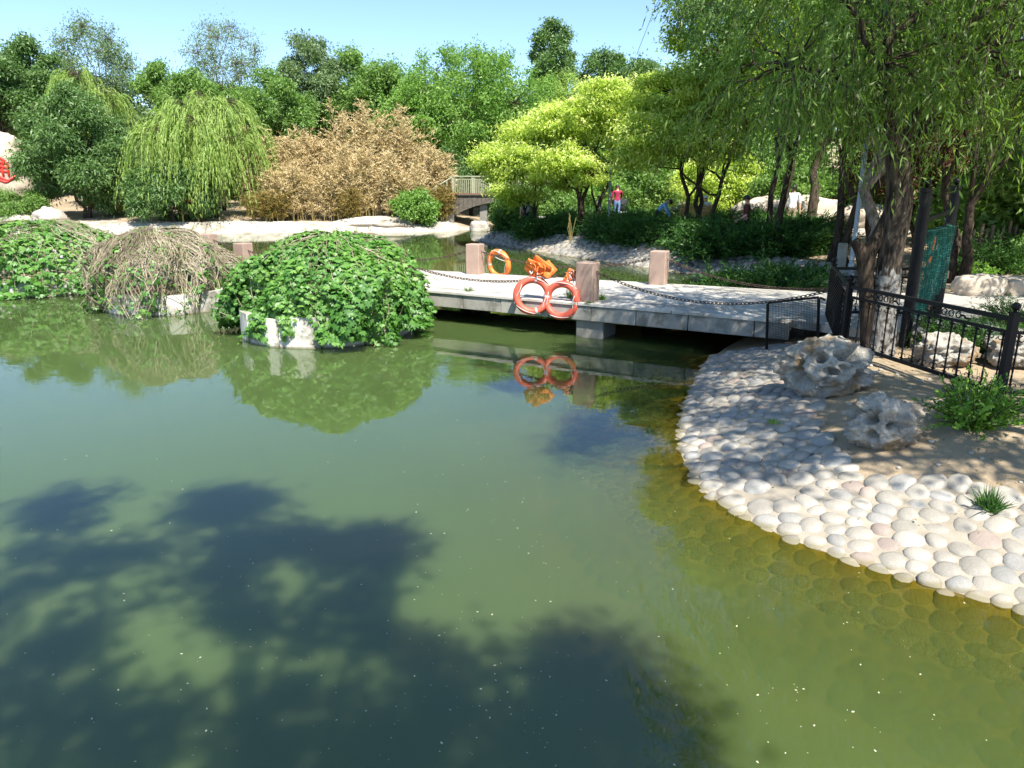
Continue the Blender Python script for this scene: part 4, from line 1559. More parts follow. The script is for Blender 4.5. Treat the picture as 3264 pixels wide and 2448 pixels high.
make_tree("open_tree", "loose dark blue-green tree whose leaves stand against the sky", "tree", gbase(7.9, 21.4),
          rel_lobes(gbase(7.9, 21.4), [(5.4, 21.4, 6.2, .9, .9, .8), (5.0, 21.2, 7.2, .8, .8, .8), (6.2, 21.8, 7.6, .9, .9, .8), (5.6, 21.4, 8.6, .9, .9, .9)]),
          "leaf_dark", "bark_dark", 56, 110, 60, 0.42, 0.11, 0.06, 0.12, fork=0.4, trunk_top=6.0)

# leafy trees behind the willow, their trunks standing on the junipers' bank and the dirt
spec = [("tree with straight brown trunk beside the man in the white shirt", P(2590, 745, 0.98), [(-0.9, 0, 4.6, 1.5, 1.4, 1.0), (.6, .4, 5.6, 1.7, 1.5, 1.1), (0, -.3, 7.2, 1.7, 1.6, 1.2), (1.6, 0, 4.4, 1.4, 1.3, .9)], "leaf_mid", "bark_brown", 0.20, 61),
        ("tree with slim dark trunk next to the grey stone post", P(2645, 835, 0.6), [(-.8, 0, 4.9, 1.2, 1.2, .9), (.8, .3, 5.4, 1.5, 1.4, 1.0), (0.2, 0, 6.8, 1.5, 1.4, 1.1)], "leaf_golden_green", "bark_dark", 0.13, 62),
        ("tree with bent grey trunk just left of the willow", P(2740, 885, 0.6), [(-.5, .2, 4.3, 1.2, 1.2, .9), (.9, .2, 4.8, 1.4, 1.3, 1.0), (0.3, 0, 6.2, 1.5, 1.4, 1.1)], "leaf_mid", "bark_pale", 0.17, 63),
        ("tree with forked dark trunk between the yellow bench and the man in dark red", P(2222, 735, 0.95), [(-.7, .2, 3.9, .9, .9, .6), (.7, .2, 4.5, 1.1, 1.0, .7), (0.0, 0, 5.4, 1.1, 1.1, .8)], "leaf_golden_green", "bark_dark", 0.14, 64),
        ("tree with forked leaning trunk at the right edge behind the junipers", Vector((9.6, 15.6, 0.6)), [(-1.0, 0, 3.6, 1.3, 1.2, .8), (.8, .3, 3.9, 1.5, 1.4, .9), (0.2, 0, 5.5, 1.8, 1.6, 1.1), (1.8, 0, 4.8, 1.4, 1.3, .9)], "leaf_bright", "bark_dark", 0.16, 65),
        ("tree with dark twin trunks far right behind the green net", Vector((8.9, 18.8, 0.7)), [(-1.2, 0, 3.9, 1.4, 1.3, .9), (.8, .3, 4.6, 1.7, 1.5, 1.0), (0, 0, 6.4, 1.8, 1.6, 1.2)], "leaf_mid", "bark_dark", 0.15, 66),
        ("tall leafy tree filling the top right corner", Vector((10.6, 11.3, 0.6)), [(-3.2, 1.3, 5.2, 1.5, 1.3, 1.0), (-1.6, 1.0, 5.6, 1.6, 1.5, 1.0), (-2.2, 0.6, 7.4, 1.9, 1.7, 1.2), (-0.3, .5, 4.6, 1.3, 1.3, .9)], "leaf_bright", "bark_dark", 0.15, 67)]
for lab, p, lo, mt, bk, tr, sd in spec:
    bs = (p.x, p.y, gz(p.x, p.y))
    make_tree("shade_tree", lab, "tree", bs, [(np.array(q[:3]), np.array(q[3:])) for q in lo], mt, bk, sd, 230, 80, 0.42, 0.115, 0.055, tr,
              fork=0.35, trunk_top=lo[1][2] + 0.4, lean=(random.Random(sd).uniform(-.05, .06), 0.02), stems=2 if sd in (64, 65, 66) else 1, stemspread=0.3, group="trees behind the willow", droop=0.4)
bs = gbase(11.6, 21.0)
make_tree("red_leaved_tree", "dark red-leaved tree behind the tall black gate posts", "tree", bs,
          rel_lobes(bs, [(10.8, 21, 3.0, 1.4, 1.2, .8), (12.2, 21, 3.4, 1.6, 1.2, .9), (11.4, 21, 4.3, 1.4, 1.2, .8)]), "leaf_red", "bark_dark", 68, 130, 110, 0.45, 0.12, 0.06, 0.10, stems=2)

# ------------------------------------------------------------------ far trees and thickets


def far_tree(name, label, px, top, bot, halfw, Y, mat, bk, seed, nl=7, n_clump=260, per=85, L=0.20, W=0.10, clump=0.55, group=None, dense=0.5, trunk_r=0.16, droop=0.25, cat="tree", depthf=0.8, stems=1, flat=0.8, inner=0.5, twig=0.3):
    rng = np.random.default_rng(seed + 900)
    c = D(px, 590, Y)
    g = gz(c.x, Y)
    z1 = D(px, top, Y).z - g
    z0 = max(0.15, D(px, bot, Y).z - g)
    w = halfw * 1.15 * Y / F_PX
    nl = int(nl * 1.5)
    n_clump = int(n_clump * 1.5)
    per = int(per * 0.72)
    clump *= 0.9
    lo = []
    for i in range(nl):
        f = (i + 0.5) / nl
        a = i * 2.399 + seed
        prof = math.sin(math.pi * (0.22 + 0.70 * f)) ** 0.8
        lr = max(0.35, min(w * rng.uniform(0.30, 0.50), (z1 - z0) * 0.36)) * (1.12 - 0.45 * f)
        rr = max(0, w * prof - lr * 0.8)
        zc = z0 + (z1 - z0) * (0.14 + 0.80 * f)
        zc = min(zc, z1 - lr * flat * 0.85)
        lo.append((np.array([math.cos(a) * rr, math.sin(a) * rr * depthf, max(zc, lr * 0.5)]), np.array([lr, lr * depthf, lr * flat])))
    return make_tree(name, label, cat, (c.x, Y, g), lo, mat, bk, seed, n_clump, per, clump, L, W, trunk_r, group=group, droop=droop, stems=stems, inner=inner * 0.8, twig=twig, trunk_top=z1 * 0.72, flatc=0.9)


FT = "trees along the far shore"
far_tree("dark_leaved_tree", "dark green feathery tree at the left beside the carved boulder", 262, 285, 660, 152, 44.5, "leaf_dark", "bark_brown", 101, 9, 420, 110, 0.26, 0.085, 0.6, FT, droop=0.5, stems=2)
far_tree("dark_leaved_tree", "dark poplar crown at the top left corner of the photo", 40, 150, 420, 95, 54, "leaf_dark", "bark_brown", 102, 7, 240, 80, 0.24, 0.13, 0.6, FT)
far_tree("dark_leaved_tree", "dark poplar with pointed top left of the wispy tree", 150, 118, 400, 80, 56, "leaf_dark", "bark_brown", 103, 7, 200, 80, 0.24, 0.13, 0.6, FT)
far_tree("wispy_tree", "tall thin-leaved grey-green tree leaning right against the sky at left", 350, 60, 330, 115, 60, "leaf_grey", "bark_pale", 104, 8, 250, 42, 0.22, 0.08, 0.75, FT, inner=0.2, twig=0.8)
far_tree("wispy_tree", "sparse airy tree with bare stems showing against the sky", 755, 62, 300, 110, 62, "leaf_grey", "bark_pale", 105, 8, 230, 30, 0.21, 0.075, 0.8, FT, inner=0.2, twig=0.9, stems=4)
far_tree("small_tree", "small bright tree between the two airy trees on the skyline", 540, 200, 330, 55, 56, "leaf_mid", "bark_brown", 106, 5, 110, 70, 0.24, 0.11, 0.5, FT)
far_tree("round_tree", "green rounded tree left of the sparse airy tree", 640, 225, 420, 80, 55, "leaf_mid", "bark_brown", 107, 6, 190, 80, 0.23, 0.11, 0.55, FT)
far_tree("dark_leaved_tree", "dark green tree above the left end of the bamboo", 890, 225, 480, 110, 52, "leaf_mid", "bark_brown", 108, 7, 260, 85, 0.22, 0.11, 0.55, FT)
far_tree("pointed_tree", "pointed poplar rising above the bamboo", 1010, 105, 420, 85, 56, "leaf_grey", "bark_brown", 109, 8, 280, 75, 0.23, 0.10, 0.55, FT)
far_tree("round_tree", "leafy tree with pale top right of the pointed poplar", 1140, 155, 470, 100, 57, "leaf_mid", "bark_brown", 110, 8, 300, 80, 0.23, 0.11, 0.55, FT)
far_tree("round_tree", "dense green tree behind the middle of the bamboo", 1250, 195, 480, 95, 55, "leaf_mid", "bark_brown", 111, 7, 260, 85, 0.23, 0.11, 0.55, FT)
far_tree("round_tree", "large bright green spreading tree above the arched bridge", 1500, 165, 520, 235, 52, "leaf_bright", "bark_dark", 112, 12, 560, 85, 0.22, 0.10, 0.6, FT, stems=2)
far_tree("round_tree", "bright green tree between the big spreading tree and the bamboo", 1345, 260, 500, 95, 50, "leaf_bright", "bark_dark", 113, 7, 230, 80, 0.22, 0.10, 0.55, FT)
far_tree("pointed_tree", "tall dark conical tree standing alone on the skyline", 1755, 62, 300, 58, 68, "leaf_dark", "bark_brown", 114, 9, 210, 75, 0.26, 0.13, 0.55, FT)
far_tree("round_tree", "small dark tree on the skyline right of the conical tree", 1915, 160, 330, 75, 72, "leaf_dark", "bark_brown", 115, 6, 170, 70, 0.28, 0.14, 0.65, FT)
far_tree("round_tree", "dark skyline tree just left of the golden trees' tops", 2035, 195, 340, 75, 72, "leaf_dark", "bark_brown", 116, 6, 170, 70, 0.28, 0.14, 0.65, FT)
far_tree("pale_tree", "pale grey-green tree behind the golden trees", 1790, 245, 480, 130, 58, "leaf_willow_pale", "bark_brown", 117, 8, 280, 80, 0.23, 0.09, 0.6, FT)
far_tree("dark_shrub", "dark leafy shrub at the left end of the arched bridge", 1425, 470, 640, 55, 47.5, "leaf_dark", "bark_brown", 118, 6, 140, 80, 0.18, 0.09, 0.4, cat="shrub")
far_tree("leafy_shrub", "bright leafy shrub at the foot of the bamboo by the arched bridge", 1320, 612, 700, 60, 43.6, "leaf_bright", "bark_brown", 119, 6, 110, 70, 0.20, 0.10, 0.35, cat="shrub")
far_tree("leafy_shrub", "green shrub right of the pier under the golden tree", 1632, 610, 735, 52, 35.5, "leaf_mid", "bark_brown", 120, 7, 170, 85, 0.15, 0.07, 0.34, cat="shrub")
far_tree("leafy_shrub", "leafy shrub closing the gap under the golden trees beyond the path", 1735, 590, 720, 110, 40.5, "leaf_mid", "bark_brown", 124, 7, 170, 85, 0.17, 0.08, 0.4, cat="shrub")
far_tree("feathery_shrub", "low feathery blue-green shrub below the weeping willow", 540, 525, 695, 120, 42.9, "leaf_dark", "bark_brown", 121, 7, 210, 95, 0.24, 0.08, 0.42, cat="shrub", droop=0.4)
far_tree("round_hedge", "round clipped green hedge at the left edge of the far shore", 40, 612, 695, 90, 43.2, "leaf_mid", "bark_brown", 122, 6, 200, 80, 0.14, 0.07, 0.35, cat="hedge")
far_tree("leafy_shrub", "brown-green shrub between the dark feathery tree and the willow", 350, 480, 690, 70, 45.5, "leaf_bamboo_olive", "bark_pale", 123, 6, 150, 80, 0.18, 0.06, 0.45, cat="shrub")
# rows that close the view behind
rngT = random.Random(8)
rows = [(-50 + 4.3 * q_, 57 + (q_ * 7) % 12) for q_ in range(15)]
protos = {}


def repeat_tree(key, maker, loc, rz, sc):
    """first call builds, later calls copy the tree and its parts (shared meshes)"""
    if key not in protos:
        protos[key] = o_ = maker()
        o_.location = loc
        return o_
    o_ = copy_tree(protos[key])
    o_.location = loc
    o_.rotation_euler = (0, 0, rz)
    o_.scale = sc
    return o_


for i, (x, y) in enumerate(rows):
    k_ = i % 3
    f_ = 0.9 + rngT.uniform(0, 0.25)
    repeat_tree(("bg", k_), lambda: make_tree("background_tree", "dense green tree in the row closing the view behind the far shore", "tree", gbase(x, y), auto_lobes(0.4, 8.8, 4.6, 14, np.random.default_rng(i), 0.62), ("leaf_mid", "leaf_grey", "leaf_bright")[k_], "bark_brown", 200 + i, 420, 70, 0.7, 0.30, 0.16, 0.16, group="trees closing the view", twig=0.1), gbase(x, y), i * 1.3, (f_, f_, f_ * rngT.uniform(.85, 1.15)))
rows2 = [(9, 48, 8), (15, 44, 7), (21, 40, 8), (28, 37, 8.5), (17, 34, 5), (24, 30, 7), (14.5, 52, 9), (36, 34, 9), (31, 26, 7.5), (22, 21, 6), (28, 17, 7), (16, 27.5, 6), (19, 16, 7), (13.5, 37, 6), (16, 12, 7), (40, 24, 9), (33, 44, 10), (24, 46, 10)]
for i, (x, y, H) in enumerate(rows2):
    k_ = i % 3
    f_ = H / 7.5
    repeat_tree(("park", k_), lambda: make_tree("park_tree", "leafy park tree in the wood behind the people", "tree", (x, y, gz(x, y)), auto_lobes(0.8, 7.5, 3.4, 9, np.random.default_rng(50 + i), 0.7), ("leaf_bright", "leaf_mid", "leaf_golden_green")[k_], "bark_dark", 230 + i, 280, 85, 0.6, 0.24, 0.13, 0.17, group="park trees behind the people", twig=0.15), gbase(x, y), i * 1.7, (f_, f_, f_))
rows3 = [(11.5, 31.5), (14.2, 30.6), (16.5, 25), (13, 22.5), (15.2, 20.2), (17.5, 22), (12.5, 17.8), (14.5, 16.2), (12.8, 34), (10.5, 38), (18.5, 30), (20, 26), (7.5, 41), (5.0, 40.5), (21, 18)]
for i, (x, y) in enumerate(rows3):
    k_ = i % 2
    f_ = 0.75 + rngT.uniform(0, 0.5)
    repeat_tree(("shrub", k_), lambda: make_tree("park_shrub", "leafy undergrowth shrub among the park trees behind the people", "shrub", (x, y, gz(x, y)), auto_lobes(0.1, 2.6, 1.5, 7, np.random.default_rng(80 + i), 0.75), ("leaf_mid", "leaf_bright")[k_], "bark_dark", 260 + i, 150, 80, 0.4, 0.16, 0.085, 0.05, group="undergrowth shrubs behind the people", stems=3, twig=0.3), gbase(x, y), i * 1.7, (f_, f_, f_))


def far_willow(label, px, top, Y, halfw, zmin, seed, n_str, lobes_n, K=20, L=0.26, W=0.055, slen=(1.5, 3.2)):
    rng = np.random.default_rng(seed)
    c = D(px, 590, Y)
    g = gz(c.x, Y)
    H = D(px, top, Y).z - g
    w = halfw * Y / F_PX
    lo = []
    for i in range(lobes_n):
        f = (i + 0.5) / lobes_n
        a = i * 2.399 + seed
        lr = w * rng.uniform(0.30, 0.45)
        rr = w * (1 - 0.72 * f) * 0.95
        lo.append((np.array([math.cos(a) * rr * 0.8, math.sin(a) * rr * 0.6, H * (0.58 + 0.36 * f) - 0.3]), np.array([lr, lr * .8, lr * 0.55])))
    return make_weeper("weeping_willow", label, (c.x, Y, g), lo, "leaf_willow_pale", "bark_brown", seed, n_str, K, slen, L, W, zmin=zmin, spread=0.22, curl=0.05, out=0.45, tress=7, group="willows on the far shore",
                       trunk_pts=[(0, 0, -0.2, 0.26), (0.1, 0, 1.2, 0.22), (0.0, 0, 2.6, 0.19), (0.2, 0, H * 0.6, 0.13), (0.1, 0, H * 0.85, 0.06)])


far_willow("pale weeping willow whose strands hang to the far shore left of the bamboo", 672, 280, 44.6, 195, 0.2, 131, 1900, 14, 24, slen=(2.0, 5.0))
far_willow("yellow-green willow crown behind the dark feathery tree", 330, 205, 51, 140, 1.6, 132, 800, 8, 20)
far_willow("willow crown between the two pale willows", 700, 260, 50, 130, 1.6, 133, 650, 7, 20)


def bamboo(label, px, top, Y, halfw, seed, mat, n=5200):
    rng = np.random.default_rng(seed)
    c = D(px, 590, Y)
    g = gz(c.x, Y)
    H = D(px, top, Y).z - g
    w = halfw * Y / F_PX
    root = empty("bamboo_clump", (c.x, Y, g))
    tag(root, label, "bamboo", "dry brown bamboo clumps on the far shore")
    canes = B()
    tops = []
    for i in range(20):
        a, r = rng.uniform(0, 6.28), math.sqrt(rng.random()) * w * 0.8
        b0 = np.array([math.cos(a) * r, math.sin(a) * r * 0.6, -0.1])
        hh = H * (rng.uniform(0.62, 1.0) if i else 1.0)
        tip = b0 + np.array([math.cos(a) * w * rng.uniform(0, .4), math.sin(a) * w * .25, hh])
        t = np.linspace(0, 1, 7)[:, None]
        p = b0 + (tip - b0) * np.concatenate([t ** 1.6, t ** 1.6, t], 1)
        canes.tube(p, list(np.linspace(0.028, 0.006, 7)), 5, cap=False)
        tops.append(p)
    canes.build("cane", "leaf_bamboo_cane", root)
    S = n // 6
    ci = rng.integers(0, 20, S)
    tt = rng.uniform(0.10, 1.0, S) ** 0.85
    O = np.array([[np.interp(t_, np.linspace(0, 1, 7), tops[c_][:, k_]) for k_ in range(3)] for c_, t_ in zip(ci, tt)])
    an = rng.uniform(0, 6.28, S)
    ln = (0.35 + 0.75 * np.sin(np.pi * np.clip(1.02 - tt, 0.05, 1) ** 0.7)) * rng.uniform(0.5, 1.2, S) * 0.9
    dr = unit(np.stack([np.cos(an), np.sin(an), np.full(S, 1.15)], 1))
    V, r_ = strand_leaves(O, dr, ln, 0.40, 12, 0.17, 0.045, rng, 0.5, 0.0, 0.12, tri=True)
    V[:, 2] = np.maximum(V[:, 2], 0.02)
    link("foliage", leaf_mesh("foliage", V, r_), mat, root)


plain("leaf_bamboo_cane", (0.25, 0.20, 0.07), 0.5, 0.2)
bl = [(815, 395, 44.8, 50), (880, 420, 45.4, 60), (960, 405, 46.2, 62), (1050, 372, 46.6, 62), (1125, 318, 47.0, 56), (1185, 330, 47.2, 56), (1250, 318, 47.4, 52), (1330, 375, 47.0, 58), (1395, 470, 46.0, 46),
      (905, 520, 43.9, 66), (1010, 500, 44.2, 70), (1120, 455, 44.8, 70), (1220, 470, 45.0, 70), (1300, 520, 44.8, 62), (1380, 590, 44.8, 50), (850, 610, 43.4, 60), (1090, 600, 44.0, 60)]
wh = ["at its left end beside the willow", "second from the willow in the back row", "third from the willow in the back row", "left of the tallest plumes", "with the tallest plume", "just right of the tallest plume",
      "with the pointed right plume", "in the back row near the arched bridge", "at the right end beside the bridge", "in the front row by the willow", "in the front row left of its middle", "in the middle of the front row",
      "in the front row above the flat rock slab", "in the front row near the leafy shrub", "low down beside the arched bridge", "low down below the willow strands", "low and olive brown above the flat rock slab"]
for i, (px, tp, Y, hw) in enumerate(bl):
    bamboo("dry brown bamboo clump " + wh[i], px, tp, Y, hw, 300 + i, "leaf_bamboo" if i < 14 else "leaf_bamboo_olive", 6300 if i < 14 else 4500)


# ------------------------------------------------------------------ junipers and low plants
def juniper(label, c, rx, ry, h, seed, S=240, K=26, L=0.10, W=0.03, group="junipers on the far cobbled bank", mat="leaf_juniper"):
    rng = np.random.default_rng(seed)
    root = empty("juniper", c)
    tag(root, label, "juniper", group)
    a = rng.uniform(0, 6.28, S)
    el = rng.uniform(0.12, 1.1, S)
    dr = unit(np.stack([np.cos(a) * np.cos(el) * rx, np.sin(a) * np.cos(el) * ry, np.sin(el) * h * 1.4], 1))
    ln = np.sqrt((np.cos(el) * np.where(np.abs(np.cos(a)) > .7, rx, ry)) ** 2 + (np.sin(el) * h * 1.3) ** 2) * rng.uniform(0.55, 1.1, S)
    O = np.stack([np.cos(a) * rx * 0.25 * rng.random(S), np.sin(a) * ry * 0.25 * rng.random(S), np.full(S, 0.05)], 1)
    st = B()
    for i in range(0, S, 3):
        t = np.linspace(0, 1, 4)[:, None]
        p = O[i] + dr[i] * ln[i] * t
        p[:, 2] -= 0.18 * ln[i] * t[:, 0] ** 2
        st.tube(p, [0.014, 0.01, 0.006, 0.003], 3, cap=False)
    st.build("stem", "bark_dark", root)
    V, r_ = strand_leaves(O, dr, ln, 0.18, K, L, W, rng, 0.55, -0.1, 0.08)
    # side sprays near the tips
    m = S * 3
    k_ = rng.integers(0, S, m)
    tt = rng.uniform(0.35, 0.95, m)
    O2 = O[k_] + dr[k_] * (ln[k_] * tt)[:, None]
    O2[:, 2] -= 0.18 * ln[k_] * tt ** 2
    d2 = unit(dr[k_] + rng.normal(0, 0.55, (m, 3)))
    V2, r2 = strand_leaves(O2, d2, ln[k_] * 0.32, 0.25, 12, L * 0.9, W * 0.9, rng, 0.5, 0.0, 0.08)
    V = np.concatenate([V, V2])
    V[:, 2] = np.maximum(V[:, 2], -0.12)
    link("foliage", leaf_mesh("foliage", V, np.concatenate([r_, r2])), mat, root)
    return root


jl = [(1640, 735, 0.8, .7, .8), (1720, 745, 1.0, .8, .8), (1800, 745, 1.1, .9, .95), (1890, 752, 1.1, .9, .9), (1960, 760, 1.2, 1.0, 1.0), (2030, 768, 1.2, 1.0, 1.0), (2100, 775, 1.1, .9, .95), (2160, 785, 1.2, 1.0, 1.0),
      (2230, 795, 1.2, 1.0, 1.05), (2300, 805, 1.2, 1.0, 1.1), (2370, 815, 1.1, 1.0, 1.0), (2430, 825, 1.1, 1.0, 1.0), (2490, 838, 1.1, 1.0, 1.0), (2550, 850, 1.0, .9, .9),
      (2440, 805, 1.2, 1., 1.0), (2520, 815, 1.2, 1., 1.0), (2380, 795, 1.2, 1., .95), (2560, 800, 1.2, 1, .95), (2300, 785, 1.2, 1, .9), (2140, 768, 1.2, 1, .85), (1980, 748, 1.2, 1., .8), (1840, 732, 1.1, 1., .8),
      (1900, 728, 1.2, 1.0, .7), (2050, 742, 1.2, 1.0, .75), (2200, 756, 1.2, 1.0, .75), (2350, 770, 1.2, 1.0, .8), (2480, 785, 1.2, 1.0, .85), (2600, 805, 1.1, .9, .9)]
for i, (px, py, rx, ry, h) in enumerate(jl):
    c = on_ground(px, py, 0.6)
    loc = (c.x, c.y + 0.4, gz(c.x, c.y + .4) - 0.05)
    repeat_tree(("jun", i % 3), lambda: juniper("dark sprawling juniper in the mass above the far cobbled bank", loc, 1.2, 1.0, 0.95, 400 + i, 260, 24, 0.12, 0.035), loc, i * 2.1, (rx, rx, h))
c = on_ground(2585, 895, 0.55)
juniper("bright green juniper spray beside the fence end of the footbridge", (c.x, c.y + 0.3, gz(c.x, c.y) - .03), 0.75, 0.55, 0.5, 440, 150, 26, 0.07, 0.02, None, "leaf_bush")
for i, (px, py, r, h, lab) in enumerate(((3150, 900, 1.0, 0.95, "dark juniper behind the path and the long pale boulder"), (3260, 900, 1.1, 1.0, "dark juniper at the right edge behind the path"), (3100, 860, 1.0, 1.0, "juniper just right of the green net"),
                                         (3010, 1130, 0.42, 0.42, "small juniper behind the fence left of the grey rock"), (3120, 1160, 0.5, 0.5, "juniper behind the fence between the two grey rocks"), (3230, 1060, 0.6, 0.55, "juniper behind the fence at the right edge of the photo"))):
    c = on_ground(px, py, 0.58)
    yy = c.y + (1.2 if i < 3 else 0.3)
    juniper(lab, (c.x * yy / c.y, yy, 0.5), r, r * 0.9, h, 450 + i, 220 if i < 3 else 130, 26, 0.085 if i < 3 else 0.05, 0.022 if i < 3 else 0.012, "junipers beside the right path")


def leafy_bush(name, label, c, r, h, seed, S=60, K=22, L=0.055, W=0.026, mat="leaf_bush", cat="bush", spread=0.9):
    rng = np.random.default_rng(seed)
    root = empty(name, c)
    tag(root, label, cat)
    a = rng.uniform(0, 6.28, S)
    el = rng.uniform(0.45, 1.5, S)
    dr = np.stack([np.cos(a) * np.cos(el), np.sin(a) * np.cos(el), np.sin(el)], 1)
    ln = rng.uniform(0.6, 1.1, S) * np.sqrt((np.cos(el) * r) ** 2 + (np.sin(el) * h) ** 2)
    O = np.stack([np.cos(a) * r * 0.15, np.sin(a) * r * 0.15, np.zeros(S)], 1)
    st = B()
    for i in range(S):
        t = np.linspace(0, 1, 5)[:, None]
        p = O[i] + dr[i] * ln[i] * t
        p[:, 2] -= 0.25 * ln[i] * t[:, 0] ** 2
        st.tube(p, [0.007, 0.006, 0.005, 0.004, 0.002], 3, cap=False)
    st.build("stem", "bark_brown", root)
    V, r_ = strand_leaves(O, dr, ln, 0.25, K, L, W, rng, spread, 0.1, 0.06, 0.3)
    keep_ = np.repeat(V.reshape(-1, 4, 3)[:, 0, 2] > -0.03, 4)
    V = V[keep_]
    r_ = r_[keep_[::4]]
    link("foliage", leaf_mesh("foliage", V, r_), mat, root)
    return root


c = on_ground(3130, 1395)
leafy_bush("leafy_bush", "bright green leafy bush in front of the iron fence at right", (c.x + 0.05, c.y + 0.2, gz(c.x, c.y + .2)), 0.50, 0.62, 71, 110, 30, 0.055, 0.026)
c = on_ground(3125, 900, .6)
leafy_bush("leafy_plant", "tall pale-leaved plant standing beside the green net", (c.x * 1.03, c.y * 1.03, 0.55), 0.30, 0.62, 72, 26, 16, 0.10, 0.06)


def tuft(label, c, h, n, seed, mat="leaf_juniper", spread=0.5):
    rng = np.random.default_rng(seed)
    a = rng.uniform(0, 6.28, n)
    el = rng.uniform(0.5, 1.5, n)
    dr = np.stack([np.cos(a) * np.cos(el), np.sin(a) * np.cos(el), np.sin(el)], 1)
    O = rng.normal(0, 0.03, (n, 3)) * np.array([1, 1, 0])
    V = leaf_quads(O, unit(dr), h * rng.uniform(0.5, 1.1, n), 0.008 + 0.004 * rng.random(n), rng)
    o = link("grass_tuft", leaf_mesh("grass_tuft", V, rng.random(n)), mat, None, c)
    return tag(o, label, "grass")


c = on_ground(3150, 1630, .3)
tuft("tuft of grass growing among the cobbles at the right edge", c, 0.22, 160, 81, "leaf_juniper")
c = on_ground(2465, 1365, .2)
tuft("tiny green weed between the cobbles near the large pitted rock", c + Vector((0, 0, .05)), 0.07, 40, 82, "leaf_bush")
for px, py, lab, hh, mt in ((1495, 928, "green weed hanging from the left part of the footbridge edge", 0.14, "leaf_dark"), (1815, 950, "weed with dry flowers at the foot of the granite post by the red rings", 0.22, "leaf_bush"),
                        (1916, 955, "small weed right of the granite post by the red rings", 0.16, "leaf_bush"), (2115 - 240, 967, "tiny weed on the footbridge edge below the granite post", 0.07, "leaf_dark")):
    p = P(px, py, DZ)
    tuft(lab, (p.x, p.y - 0.02, DZ - 0.012), hh, 70, px, mt)
for i, (px, py, hh) in enumerate(((1820, 775, 0.9), (1690, 768, 0.7))):
    c = on_ground(px, py, .4)
    rng = np.random.default_rng(i)
    b = B()
    for j in range(6):
        b.tube([c, c + Vector((rng.normal(0, .05), 0, hh * .5)), c + Vector((rng.normal(0, .16), 0, hh * rng.uniform(.7, 1.1)))], 0.009, 4)
    o = b.build("dry_stalks", "leaf_bamboo_cane")
    tag(o, ("dry straw stalks standing on the far cobbled bank below the dark trunk", "dry straw stalks near the water end of the far cobbled bank")[i], "grass")


# ------------------------------------------------------------------ arched wooden bridge at the back
ab = empty("arched_footbridge", (-0.6, 46.2, 0))
tag(ab, "arched wooden footbridge with olive railing over the back channel", "bridge")


def apart(b, name, mat, parent=ab, smooth=False):
    o = b.build(name, mat, None, smooth)
    o.parent = parent
    o.matrix_parent_inverse = Matrix.Translation(-Vector(ab.location))
    return o


AX0, AX1, AY0, AY1 = -3.75, 3.3, 45.2, 47.4
ACX, AHALF = -0.35, 3.35


def arch_z(x):
    t = (x - ACX) / AHALF
    return 0.62 + 1.02 * max(0.0, 1 - t * t) ** 0.8


DKZ = 2.02
nb = 26
for yy in (AY0, AY1):
    for i in range(nb):
        x0 = AX0 + (AX1 - AX0) * i / nb
        x1 = AX0 + (AX1 - AX0) * (i + 1) / nb - 0.014
        z0a, z0b = arch_z(x0), arch_z(x1)
        zt = DKZ - 0.02
        yo = yy + (0.008 if i % 3 == 0 else 0)
        vs = [(x0, yo, z0a), (x1, yo, z0b), (x1, yo, zt), (x0, yo, zt), (x0, yo + 0.05, z0a), (x1, yo + 0.05, z0b), (x1, yo + 0.05, zt), (x0, yo + 0.05, zt)]
        fs = [(0, 1, 2, 3), (7, 6, 5, 4), (0, 4, 5, 1), (3, 2, 6, 7), (0, 3, 7, 4), (1, 5, 6, 2)]
        apart(B().add(vs, fs), "fascia_board", "wood_grey")
vs, fs = [], []
xs = np.linspace(AX0, AX1, 25)
for x in xs:
    vs += [(x, AY0 + 0.07, arch_z(x) + 0.02), (x, AY1 - 0.02, arch_z(x) + 0.02), (x, AY1 - 0.02, arch_z(x) + 0.10), (x, AY0 + 0.07, arch_z(x) + 0.10)]
for i in range(24):
    for q in range(4):
        fs.append((i * 4 + q, i * 4 + (q + 1) % 4, i * 4 + 4 + (q + 1) % 4, i * 4 + 4 + q))
apart(B().add(vs, fs), "soffit", "under_red")
apart(B().box(((AX0 + AX1) / 2, (AY0 + AY1) / 2, DKZ + 0.02), (AX1 - AX0 + 0.1, AY1 - AY0 + 0.2, 0.07), bev=0.01), "deck", "wood_grey")
apart(B().box(((AX0 + AX1) / 2, AY0 - 0.02, DKZ + 0.085), (AX1 - AX0, 0.06, 0.05)), "kerb_rail", "under_red")
apart(B().box((-1.75, AY0 + 0.55, 0.3), (0.46, 0.55, 2.9), bev=0.02), "pier", "pier_stone")
apart(B().box((1.4, AY0 + 0.55, 0.3), (0.46, 0.55, 2.9), bev=0.02), "pier", "pier_stone")
apart(B().box((AX0 - 0.3, 46.3, 0.2), (1.0, 2.6, 1.6)), "abutment", "pier_stone")
